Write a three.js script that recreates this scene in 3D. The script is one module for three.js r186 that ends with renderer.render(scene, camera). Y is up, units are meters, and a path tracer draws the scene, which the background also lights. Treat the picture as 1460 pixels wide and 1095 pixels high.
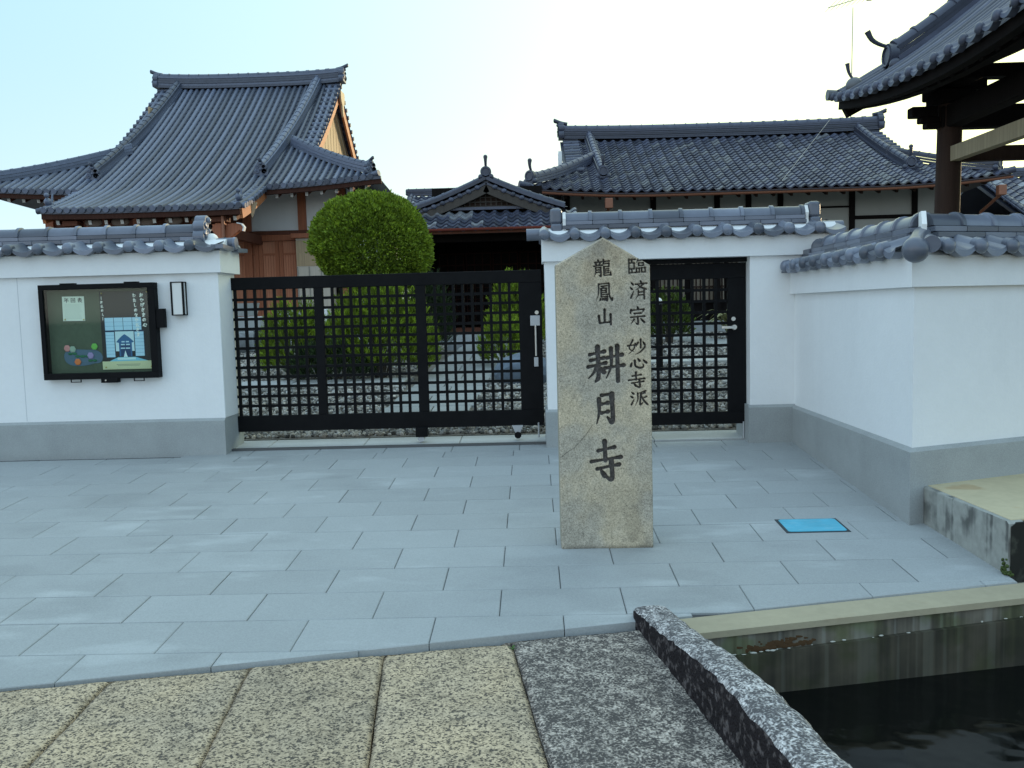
import * as THREE from 'three';
import { RoundedBoxGeometry } from 'three/addons/geometries/RoundedBoxGeometry.js';
import { mergeGeometries, toCreasedNormals } from 'three/addons/utils/BufferGeometryUtils.js';

// ------------------------------------------------------------ camera, sky, sun, exposure
const scene = new THREE.Scene();
const camera = new THREE.PerspectiveCamera(47.29, 4 / 3, 0.05, 2000);
camera.position.set(0, 1.2, 0);
camera.rotation.order = 'YXZ';
camera.rotation.set(-4.85 * Math.PI / 180, 1.4 * Math.PI / 180, -1.5 * Math.PI / 180);
const sunAz = 42 * Math.PI / 180, sunEl = 8 * Math.PI / 180;   // azimuth to the right of -z
const sunDir = new THREE.Vector3(Math.sin(sunAz) * Math.cos(sunEl), Math.sin(sunEl), -Math.cos(sunAz) * Math.cos(sunEl));
{
  const W = 512, H = 256, data = new Float32Array(W * H * 4);
  for (let j = 0; j < H; j++) for (let i = 0; i < W; i++) {
    const th = ((j + 0.5) / H - 0.5) * Math.PI, ph = ((i + 0.5) / W - 0.5) * 2 * Math.PI;
    const d = new THREE.Vector3(Math.cos(ph) * Math.cos(th), Math.sin(th), Math.sin(ph) * Math.cos(th));
    const ang = Math.acos(THREE.MathUtils.clamp(d.dot(sunDir), -1, 1)) * 180 / Math.PI;
    const el = Math.max(0, th * 180 / Math.PI);
    const hz = Math.exp(-el / 11), glow = Math.exp(-Math.pow(ang / 42, 1.8)), halo = Math.exp(-ang / 12);
    const up = Math.exp(-Math.pow((el - 62) / 34, 2));           // high, thin evening haze still in full light
    const c = [0.21 + 0.56 * hz + 1.0 * glow + 0.9 * halo + 0.46 * up,
               0.52 + 0.40 * hz + 0.84 * glow + 0.75 * halo + 0.44 * up,
               0.84 + 0.10 * hz - 0.05 * glow + 0.05 * halo + 0.36 * up];
    const back = 0.5 - 0.5 * Math.cos(Math.max(0, ang - 70) / 110 * Math.PI);   // pale twilight arch opposite the sun
    c[0] += 0.66 * back * Math.exp(-el / 42); c[1] += 0.50 * back * Math.exp(-el / 42); c[2] += 0.32 * back * Math.exp(-el / 42);
    const o = (j * W + i) * 4, g = th < 0 ? Math.min(1, -th * 18) : 0;
    for (let k = 0; k < 3; k++) data[o + k] = c[k] * (1 - g) + [0.22, 0.22, 0.21][k] * g;
    data[o + 3] = 1;
  }
  const t = new THREE.DataTexture(data, W, H, THREE.RGBAFormat, THREE.FloatType);
  t.mapping = THREE.EquirectangularReflectionMapping; t.magFilter = THREE.LinearFilter; t.minFilter = THREE.LinearFilter; t.needsUpdate = true;
  scene.background = t; scene.environment = t; scene.environmentIntensity = 1;
}
const sun = new THREE.DirectionalLight(new THREE.Color().setRGB(1.0, 0.78, 0.5), 2.4);
sun.position.copy(sunDir).multiplyScalar(120); sun.castShadow = true;
Object.assign(sun.shadow.camera, { left: -60, right: 60, top: 60, bottom: -60, near: 1, far: 300 });
sun.shadow.mapSize.set(4096, 4096);
scene.add(sun); scene.add(sun.target);
const renderer = new THREE.WebGLRenderer({ antialias: true });
renderer.toneMapping = THREE.LinearToneMapping;
renderer.toneMappingExposure = 1.2;
renderer.shadowMap.enabled = true;

// ------------------------------------------------------------ helpers
function mulberry(a) { return () => { a |= 0; a = a + 0x6D2B79F5 | 0; let t = Math.imul(a ^ a >>> 15, 1 | a); t = t + Math.imul(t ^ t >>> 7, 61 | t) ^ t; return ((t ^ t >>> 14) >>> 0) / 4294967296; }; }
const rnd = mulberry(12345);
const rr = (a, b) => a + (b - a) * rnd();
const V = (x, y, z) => new THREE.Vector3(x, y, z);
const lerp = (a, b, t) => a + (b - a) * t, clamp = (x, a, b) => Math.min(b, Math.max(a, x)), sm = (a, b, x) => { const t = clamp((x - a) / (b - a), 0, 1); return t * t * (3 - 2 * t); };
const L = (r, g, b) => new THREE.Color().setRGB(r, g, b);
const hash = (x, y, s) => { let h = Math.imul(x, 374761393) + Math.imul(y, 668265263) + Math.imul(s, 974634721); h = Math.imul(h ^ h >>> 13, 1274126177); return ((h ^ h >>> 16) >>> 0) / 4294967296; };
function tn(x, y, p, s) {                       // value noise that repeats every p cells
  const xi = Math.floor(x), yi = Math.floor(y); let fx = x - xi, fy = y - yi; fx = fx * fx * (3 - 2 * fx); fy = fy * fy * (3 - 2 * fy);
  const m = (v) => ((v % p) + p) % p;
  return lerp(lerp(hash(m(xi), m(yi), s), hash(m(xi + 1), m(yi), s), fx), lerp(hash(m(xi), m(yi + 1), s), hash(m(xi + 1), m(yi + 1), s), fx), fy);
}
function fbm(u, v, p, s, oct = 4) { let a = 0, w = 0.5, n = 0; for (let i = 0; i < oct; i++) { a += w * tn(u * p, v * p, p, s + i); n += w; w *= 0.5; p *= 2; } return a / n; }
const n3 = (p, f, s) => tn(p.x * f + p.y * 0.37 * f, p.z * f - p.y * 0.71 * f, 4096, s);
function tex(size, metres, fn, srgb = true) {    // fn(u,v) -> [r,g,b] linear 0..1, or one number
  const d = new Uint8Array(size * size * 4);
  for (let y = 0; y < size; y++) for (let x = 0; x < size; x++) {
    let c = fn(x / size, y / size, x, y); if (!Array.isArray(c)) c = [c, c, c];
    const o = (y * size + x) * 4;
    for (let k = 0; k < 3; k++) { let q = clamp(c[k], 0, 1); if (srgb) q = q < 0.0031308 ? q * 12.92 : 1.055 * Math.pow(q, 1 / 2.4) - 0.055; d[o + k] = Math.round(q * 255); }
    d[o + 3] = 255;
  }
  const t = new THREE.DataTexture(d, size, size, THREE.RGBAFormat);
  t.wrapS = t.wrapT = THREE.RepeatWrapping; t.magFilter = THREE.LinearFilter; t.minFilter = THREE.LinearMipmapLinearFilter; t.generateMipmaps = true;
  if (srgb) t.colorSpace = THREE.SRGBColorSpace;
  t.repeat.set(1 / metres, 1 / metres); t.needsUpdate = true;
  return t;
}
const std = (o) => new THREE.MeshStandardMaterial({ side: THREE.DoubleSide, roughness: 0.8, ...o });
const dull = (o) => new THREE.MeshPhysicalMaterial({ side: THREE.DoubleSide, roughness: 0.8, specularIntensity: 0.25, ...o });

// geometry: box-projected uv in metres, non-indexed so that everything can be merged
function uvm(g) {
  if (g.index) g = g.toNonIndexed();
  if (!g.attributes.normal) g.computeVertexNormals();
  const p = g.attributes.position, uv = new Float32Array(p.count * 2), a = V(), b = V(), c = V();
  for (let i = 0; i < p.count; i += 3) {
    a.fromBufferAttribute(p, i); b.fromBufferAttribute(p, i + 1); c.fromBufferAttribute(p, i + 2);
    const n = b.clone().sub(a).cross(c.clone().sub(a)), x = Math.abs(n.x), y = Math.abs(n.y), z = Math.abs(n.z);
    [a, b, c].forEach((q, k) => {
      const o = (i + k) * 2;
      if (y >= x && y >= z) { uv[o] = q.x; uv[o + 1] = q.z; } else if (x >= z) { uv[o] = q.z; uv[o + 1] = q.y; } else { uv[o] = q.x; uv[o + 1] = q.y; }
    });
  }
  g.setAttribute('uv', new THREE.BufferAttribute(uv, 2));
  for (const k of Object.keys(g.attributes)) if (!['position', 'normal', 'uv', 'color'].includes(k)) g.deleteAttribute(k);
  return g;
}
const merge = (list) => mergeGeometries(list.map((g) => (g.index ? g.toNonIndexed() : g)).map((g) => { for (const k of Object.keys(g.attributes)) if (!['position', 'normal', 'uv'].includes(k)) g.deleteAttribute(k); return g; }), false);
function M(name, geo, mat, parent) {
  if (Array.isArray(geo)) geo = merge(geo.map(uvm)); else if (!geo.userData.ready) geo = uvm(geo);
  const m = new THREE.Mesh(geo, mat); m.name = name; m.castShadow = m.receiveShadow = true; (parent || scene).add(m); return m;
}
const used = {};
function numbered(name) { used[name] = (used[name] ?? -1) + 1; return used[name] ? name + '_' + String(used[name]).padStart(3, '0') : name; }
function tag(o, label, category, group) { o.name = numbered(o.name); o.userData.label = label; o.userData.category = category; if (group) o.userData.group = group; return o; }
function thing(name, label, category, pos = [0, 0, 0], group) { const g = new THREE.Group(); g.name = name; g.position.set(...pos); scene.add(g); return tag(g, label, category, group); }
function structure(name, geo, mat) { const m = M(name, geo, mat, scene); m.userData.kind = 'structure'; return m; }
const bx = (x0, x1, y0, y1, z0, z1, r = 0) => { const g = r ? new RoundedBoxGeometry(x1 - x0, y1 - y0, z1 - z0, 1, r) : new THREE.BoxGeometry(x1 - x0, y1 - y0, z1 - z0); return g.translate((x0 + x1) / 2, (y0 + y1) / 2, (z0 + z1) / 2); };
// sweep of a section [[side, up], ...] along points
function sweep(pts, sec, { closed = true, caps = true, scale = null, crease = 0.7, hint = V(0, 1, 0), mitre = false } = {}) {
  const n = pts.length, m = sec.length, pos = [], idx = [];
  for (let i = 0; i < n; i++) {
    const d1 = pts[Math.min(n - 1, i + 1)].clone().sub(pts[Math.min(n - 2, i)]).normalize(), d0 = pts[Math.max(1, i)].clone().sub(pts[Math.max(0, i - 1)]).normalize(), T = d0.clone().add(d1).normalize(), mi = mitre ? 1 / Math.sqrt((1 + d0.dot(d1)) / 2) : 1;
    const S = T.clone().cross(hint).normalize(), U = S.clone().cross(T), k = scale ? scale(i / (n - 1)) : 1;
    for (const [s, u] of sec) pos.push(...pts[i].clone().addScaledVector(S, s * k * mi).addScaledVector(U, u * k));
  }
  const mm = closed ? m : m - 1;
  for (let i = 0; i < n - 1; i++) for (let j = 0; j < mm; j++) { const a = i * m + j, b = i * m + (j + 1) % m, c = a + m, d = b + m; idx.push(a, c, b, b, c, d); }
  if (caps && closed) { for (let j = 1; j < m - 1; j++) { idx.push(0, j, j + 1); const o = (n - 1) * m; idx.push(o, o + j + 1, o + j); } }
  const g = new THREE.BufferGeometry(); g.setAttribute('position', new THREE.Float32BufferAttribute(pos, 3)); g.setIndex(idx);
  return uvm(toCreasedNormals(g, crease));
}
const arc = (r, n = 6, a0 = 0, a1 = Math.PI) => Array.from({ length: n + 1 }, (_, i) => { const a = lerp(a0, a1, i / n); return [r * Math.cos(a), r * Math.sin(a)]; });
const rect = (w, h, y = 0) => [[-w / 2, y], [w / 2, y], [w / 2, y + h], [-w / 2, y + h]];
const domed = (w, h, r) => [[-w / 2, 0], [w / 2, 0], [w / 2, h], ...arc(r, 5).map(([a, b]) => [a, b + h]), [-w / 2, h]];   // ridge: stack with a round cap
const line = (a, b, n = 1) => Array.from({ length: n + 1 }, (_, i) => a.clone().lerp(b, i / n));
const cyl = (a, b, r, r2 = r, seg = 12) => { const d = b.clone().sub(a), g = new THREE.CylinderGeometry(r2, r, d.length(), seg); g.applyQuaternion(new THREE.Quaternion().setFromUnitVectors(V(0, 1, 0), d.clone().normalize())); const c = a.clone().add(b).multiplyScalar(0.5); return g.translate(c.x, c.y, c.z); };
const ball = (p, r, sx = 1, sy = 1, sz = 1, seg = 10) => new THREE.SphereGeometry(r, seg, Math.max(6, seg * 0.7 | 0)).scale(sx, sy, sz).translate(p.x, p.y, p.z);
// prism over a polygon [[x,z],...] with chamfered upper edge; top height from a function
function prism(poly, top, h, bev = 0.003) {
  const c = poly.reduce((s, p) => [s[0] + p[0] / poly.length, s[1] + p[1] / poly.length], [0, 0]), n = poly.length, pos = [], idx = [];
  const inner = poly.map(([x, z]) => { const d = Math.hypot(x - c[0], z - c[1]); const k = Math.max(0, 1 - bev * 1.5 / d); return [c[0] + (x - c[0]) * k, c[1] + (z - c[1]) * k]; });
  for (const [x, z] of inner) pos.push(x, top(x, z), z);
  for (const [x, z] of poly) pos.push(x, top(x, z) - bev, z);
  for (const [x, z] of poly) pos.push(x, top(x, z) - h, z);
  for (let i = 1; i < n - 1; i++) idx.push(0, i + 1, i);
  for (let k = 0; k < 2; k++) for (let i = 0; i < n; i++) { const a = k * n + i, b = k * n + (i + 1) % n; idx.push(a, b, a + n, b, b + n, a + n); }
  const g = new THREE.BufferGeometry(); g.setAttribute('position', new THREE.Float32BufferAttribute(pos, 3)); g.setIndex(idx);
  return uvm(toCreasedNormals(g, 0.3));
}
function clip(poly, nx, nz, d) {               // keep nx*x + nz*z <= d
  const out = [];
  poly.forEach((p, i) => { const q = poly[(i + 1) % poly.length], a = nx * p[0] + nz * p[1] - d, b = nx * q[0] + nz * q[1] - d; if (a <= 0) out.push(p); if ((a < 0) !== (b < 0) && a !== b) { const t = a / (a - b); out.push([lerp(p[0], q[0], t), lerp(p[1], q[1], t)]); } });
  return out;
}

// ------------------------------------------------------------ materials
const mottled = (p, s, a, b) => (u, v) => { const k = fbm(u, v, p, s); return a.map((x, i) => lerp(x, b[i], k)); };
const speck = (u, v, n, s) => hash(Math.floor(u * n), Math.floor(v * n), s);
const gTone = [];
const paveMap = tex(1024, 3.2, (u, v) => { const k = 0.93 + 0.05 * (fbm(u, v, 5, 3) - 0.5) + 0.07 * (fbm(u, v, 19, 5) - 0.5) + 0.17 * sm(0.56, 0.76, 0.62 * fbm(u, v * 2, 5, 15, 4) + 0.38 * fbm(u, v * 3, 14, 16, 3)) - 0.10 * sm(0.52, 0.72, fbm(u, v * 2, 4, 18, 4)) + 0.13 * (speck(u, v, 1024, 7) - 0.5) + 0.10 * (speck(u, v, 512, 8) - 0.5); return [0.345 * k, 0.352 * k, 0.355 * k]; });
const paveBump = tex(512, 0.6, (u, v) => 0.5 + 0.35 * (speck(u, v, 512, 9) - 0.5) + 0.3 * (fbm(u, v, 60, 4) - 0.5), false);
for (let i = 0; i < 6; i++) { const k = [1.03, 1.055, 1.07, 1.08, 1.10, 1.13][i]; gTone.push(std({ map: paveMap, color: L(k * 0.97, k * 1.0, k * 1.0), roughness: 0.82, bumpMap: paveBump, bumpScale: 0.0012 })); }
// old bridge granite: pale grains with dark pits
const pits = (u, v, n, s) => { const a = fbm(u, v, n, s, 3), b = tn(u * n * 1.7, v * n * 3.1, n * 34, s + 9); return sm(0.545, 0.68, a * 0.6 + b * 0.42); };
const oldFn = (c0, c1, cp, thr) => (u, v) => {
  const k = fbm(u, v, 7, 21), g = 0.62 + 0.46 * tn(u * 260, v * 260, 260, 3) + 0.30 * tn(u * 120, v * 120, 120, 4), pit = clamp(pits(u, v, 140, 31) * 1.1 + thr, 0, 1), big = sm(0.5, 0.7, fbm(u, v, 24, 77, 3));
  return [0, 1, 2].map((i) => lerp(lerp(c0[i], c1[i], k) * g, cp[i], pit * 0.92) * (1 - 0.2 * big));
};
const oldBump = tex(1024, 1.3, (u, v) => 0.75 - 0.6 * pits(u, v, 140, 31) + 0.25 * (fbm(u, v, 90, 6, 2) - 0.5), false);
const oldMap = tex(1024, 1.3, oldFn([0.56, 0.43, 0.275], [0.40, 0.325, 0.235], [0.055, 0.047, 0.042], 0));
const darkOldFn = (u, v) => { const k = fbm(u, v, 9, 51), g = sm(0.36, 0.70, 0.60 * fbm(u, v, 200, 13, 2) + 0.40 * fbm(u, v, 40, 17, 4)); const w = 0.35 + 0.65 * tn(u * 300, v * 300, 300, 5); return [0.028 + 0.29 * g * w * (0.6 + 0.6 * k), 0.028 + 0.29 * g * w * (0.6 + 0.6 * k), 0.032 + 0.30 * g * w * (0.6 + 0.6 * k)]; };
const darkOldMap = tex(1024, 1.3, darkOldFn);
const darkOldBump = tex(1024, 1.3, (u, v) => sm(0.34, 0.72, 0.60 * fbm(u, v, 200, 13, 2) + 0.40 * fbm(u, v, 40, 17, 4)), false);
const mat = {
  bridge: [1, 0.94, 1.04].map((k) => std({ map: oldMap, color: L(k, k, k), bumpMap: oldBump, bumpScale: 0.006, roughness: 0.9 })),
  bridgeGrey: std({ map: darkOldMap, color: L(2.35, 2.05, 1.68), bumpMap: darkOldBump, bumpScale: 0.006, roughness: 0.88 }),
  parapet: std({ map: darkOldMap, color: L(2.9, 2.75, 2.55), bumpMap: darkOldBump, bumpScale: 0.005, roughness: 0.85 }),
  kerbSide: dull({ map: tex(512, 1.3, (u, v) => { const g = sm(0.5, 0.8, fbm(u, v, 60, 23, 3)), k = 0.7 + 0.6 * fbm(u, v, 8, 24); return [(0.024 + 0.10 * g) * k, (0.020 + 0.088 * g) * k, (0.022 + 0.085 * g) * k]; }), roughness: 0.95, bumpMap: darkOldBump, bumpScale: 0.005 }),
  joint: std({ color: L(0.07, 0.07, 0.072), roughness: 1 }),
  plaster: std({ map: tex(512, 2.2, (u, v) => { const k = 0.80 + 0.10 * (fbm(u, v, 3, 41, 5) - 0.5) + 0.03 * (fbm(u, v, 60, 42) - 0.5) - 0.022 * sm(0.6, 0.8, fbm(u, 0.3, 26, 45) * 0.6 + fbm(u, v, 5, 46) * 0.5); return [k * 0.985, k * 0.995, k]; }), bumpMap: tex(512, 0.5, (u, v) => fbm(u, v, 40, 2, 3), false), bumpScale: 0.0008, roughness: 0.9 }),
  plinth: std({ map: tex(512, 1.0, (u, v) => { const k = 0.36 * (0.9 + 0.2 * fbm(u, v, 6, 61)) + 0.09 * (speck(u, v, 512, 62) - 0.5) + 0.05 * (speck(u, v, 256, 63) - 0.5); return [k * 0.95, k * 1.0, k * 1.0]; }), bumpMap: tex(512, 0.5, (u, v) => speck(u, v, 256, 3) * 0.6 + fbm(u, v, 64, 4) * 0.4, false), bumpScale: 0.0016, roughness: 0.92 }),
  black: dull({ map: tex(256, 0.7, mottled(9, 71, [0.0035, 0.0035, 0.0045], [0.007, 0.007, 0.008])), roughness: 0.62 }),
  steel: std({ color: L(0.62, 0.61, 0.58), roughness: 0.3, metalness: 0.85 }),
  galv: std({ color: L(0.45, 0.46, 0.48), roughness: 0.5, metalness: 0.5 }),
  white: std({ color: L(0.78, 0.79, 0.8), roughness: 0.6 }),
  concrete: std({ map: tex(512, 1.6, (u, v) => { const k = 0.9 + 0.22 * (fbm(u, v, 5, 81) - 0.5) + 0.12 * (fbm(u, v, 50, 82) - 0.5), b = sm(0.62, 0.75, fbm(u, v, 6, 88)) * 0.25; return [0.43 * k * (1 - b * 0.6), 0.375 * k * (1 - b), 0.26 * k * (1 - b * 1.3)]; }), bumpMap: tex(256, 0.4, (u, v) => fbm(u, v, 40, 8), false), bumpScale: 0.001, roughness: 0.93 }),
  curtain: std({ map: tex(512, 1, (u, v) => { const k = 0.6 + 0.5 * fbm(u, v, 8, 91); return [0.2 * k, 0.2 * k, 0.2 * k]; }), roughness: 0.9 }),
};
const tileMat = (c, rough, s, n = 4, metal = 0.0) => Array.from({ length: n }, (_, i) => { const k = lerp(0.7, 1.4, i / (n - 1)); return std({ map: tex(128, 0.5, (u, v) => { const q = (0.78 + 0.44 * fbm(u, v, 6, s + i)) * k; return c.map((x) => x * q); }), roughness: rough, metalness: metal }); });
mat.ibushi = tileMat([0.125, 0.14, 0.18], 0.30, 100, 4, 0.12);          // new, silvery wall tiles
mat.hallTile = tileMat([0.085, 0.10, 0.145], 0.42, 110, 4, 0.08);
mat.hallBed = std({ color: L(0.04, 0.046, 0.066), roughness: 0.6 });
mat.oldTile = tileMat([0.056, 0.063, 0.095], 0.42, 120, 5, 0.05);
mat.oldLight = tileMat([0.19, 0.20, 0.22], 0.5, 130, 3, 0);
const woodMap = (c, s, k = 0.5) => tex(256, 0.6, (u, v) => { const g = 1 - k * 0.5 + k * (0.6 * fbm(u, 0, 30, s, 2) + 0.4 * tn(u * 60, v * 4, 60, s + 4)); return c.map((x) => x * g); });
mat.redWood = std({ map: woodMap([0.34, 0.108, 0.048], 5), roughness: 0.6 });
mat.eaveWood = dull({ map: woodMap([0.05, 0.021, 0.015], 16), roughness: 0.75 });
mat.doorWood = std({ map: woodMap([0.47, 0.185, 0.10], 17), roughness: 0.6 });
mat.redWoodDark = dull({ map: woodMap([0.13, 0.05, 0.032], 6), roughness: 0.6 });
mat.darkWood = dull({ map: woodMap([0.042, 0.026, 0.021], 7), roughness: 0.75 });
mat.blackWood = dull({ map: woodMap([0.008, 0.006, 0.0058], 8), roughness: 0.8 });
mat.paleWood = std({ map: woodMap([0.50, 0.40, 0.26], 9), roughness: 0.65 });
mat.gableWood = std({ map: woodMap([0.42, 0.31, 0.19], 10), roughness: 0.7 });
mat.greyWood = std({ map: woodMap([0.06, 0.05, 0.043], 11), roughness: 0.8 });
mat.orangeWood = std({ map: woodMap([0.42, 0.15, 0.055], 12), roughness: 0.6 });
mat.copper = std({ color: L(0.26, 0.105, 0.06), roughness: 0.5, metalness: 0.2 });
const ground = (x, z) => -0.0588 * (z + 8.6);            // the forecourt ramp
const yard = (x, z) => (z > -8.4 ? ground(x, z) : -0.05 * (z + 8.4));

// ------------------------------------------------------------ ground, canal, paving
const E0 = [0.43, -4.0], ED = [0.979, -0.2027];          // edge of the forecourt above the canal
const edgeN = [0.2027, 0.979];                            // towards the canal
const edgeC = edgeN[0] * E0[0] + edgeN[1] * E0[1];
const alongEdge = (s, o) => [E0[0] + ED[0] * s + edgeN[0] * o, E0[1] + ED[1] * s + edgeN[1] * o];
function sheet(poly, y, holes = []) {                     // flat polygon in x,z at height y (number or function)
  const s = new THREE.Shape(poly.map(([x, z]) => new THREE.Vector2(x, -z)));
  holes.forEach((h) => s.holes.push(new THREE.Path(h.map(([x, z]) => new THREE.Vector2(x, -z)))));
  const g = new THREE.ShapeGeometry(s).rotateX(-Math.PI / 2), p = g.attributes.position;
  for (let i = 0; i < p.count; i++) p.setY(i, typeof y === 'number' ? y : y(p.getX(i), p.getZ(i)));
  g.computeVertexNormals(); return uvm(g);
}
const soil = std({ map: tex(512, 3, (u, v) => { const k = 0.6 + 0.8 * fbm(u, v, 20, 12), s = speck(u, v, 256, 4); return [0.15 * k * (0.7 + 0.6 * s), 0.135 * k * (0.7 + 0.6 * s), 0.115 * k * (0.7 + 0.6 * s)]; }), roughness: 1 });
const asphalt = std({ map: tex(512, 1.5, (u, v) => { const k = 0.05 + 0.05 * speck(u, v, 512, 2) + 0.03 * fbm(u, v, 6, 3); return [k, k, k]; }), roughness: 0.9 });
structure('ground', sheet([[-900, -900], [900, -900], [900, 900], [-900, 900]], -1.6), soil);
structure('road', sheet([alongEdge(-60, 5.6), alongEdge(60, 5.6), alongEdge(60, 12), alongEdge(-60, 12)], -0.33), asphalt);
// the temple yard rises gently behind the walls
structure('yard_ground', sheet([[-60, -8.42], [60, -8.42], [60, -20], [60, -60], [-60, -60], [-60, -20]], (x, z) => yard(x, Math.max(z, -34)) - 0.004), soil);

// paving: granite slabs in staggered courses
const paving = new THREE.Group(); paving.name = 'paving'; paving.userData.kind = 'structure'; scene.add(paving);
M('bedding', sheet([alongEdge(-9, -0.01), alongEdge(2.02, -0.01), [2.4, -8.42], [-9, -8.42]], (x, z) => ground(x, z) - 0.012), mat.joint, paving);
{
  const zs = []; for (let i = -6; i < 17; i++) zs.push(-4.098 - 0.3428 * i);
  const pitchX = 0.6125;
  zs.forEach((z1, r) => {
    const z0 = z1 - 0.3428; if (z1 < -7.74) return;
    for (let k = -11; k < 6; k++) {
      const x0 = -0.19 - (r % 2 ? pitchX / 2 : 0) + k * pitchX + 0.002, x1 = x0 + pitchX - 0.004;
      let p = [[x0, z0 + 0.0025], [x1, z0 + 0.0025], [x1, z1 - 0.0015], [x0, z1 - 0.0015]];
      p = clip(p, edgeN[0], edgeN[1], edgeC - 0.004); if (p.length < 3) continue;
      p = clip(p, 1, -0.022, 2.44 + 0.022 * 4.36); if (p.length < 3) continue; p = clip(p, 0, -1, 7.742); if (p.length < 3) continue;
      const area = Math.abs(p.reduce((s, q, i) => { const w = p[(i + 1) % p.length]; return s + q[0] * w[1] - w[0] * q[1]; }, 0)) / 2; if (area < 0.004) continue;
      const dy = rr(-0.0012, 0.0012), tx = rr(-0.002, 0.002);
      M('paving_slab', prism(p, (x, z) => ground(x, z) + dy + tx * (x - x0 - 0.3), 0.05, 0.0035), gTone[Math.floor(rnd() * 6)], paving);
    }
  });
  // long sill stones under the gates and the strip in front of them
  const sillMat = std({ map: paveMap, color: L(1.3, 1.3, 1.27), roughness: 0.8 });
  for (let x = -3.4; x < 2.2; x += 0.9) M('sill_stone', prism([[x + 0.003, -8.4], [Math.min(x + 0.897, 2.3), -8.4], [Math.min(x + 0.897, 2.3), -8.02], [x + 0.003, -8.02]], (a, z) => ground(a, z) + 0.006, 0.05, 0.004), sillMat, paving);
  for (let x = -3.2, i = 0; x < 2.2; x += 0.6125, i++) M('paving_slab', prism([[x + 0.002, -7.96], [Math.min(x + 0.61, 2.3), -7.96], [Math.min(x + 0.61, 2.3), -7.745], [x + 0.002, -7.745]], ground, 0.05, 0.0035), gTone[(i * 3 + 1) % 6], paving);
}
tag(M('gate_track', [bx(-3.4, 0.12, -0.05, -0.018, -8.012, -7.998), bx(-3.4, 0.12, -0.05, -0.018, -7.978, -7.966), bx(-3.4, 0.12, -0.06, -0.038, -7.998, -7.978)].map((g) => g.translate(0, -0.0, 0)), std({ color: L(0.12, 0.125, 0.13), roughness: 0.5, metalness: 0.6 })), 'dark metal rail let into the paving below the sliding gate', 'gate track');

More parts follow.
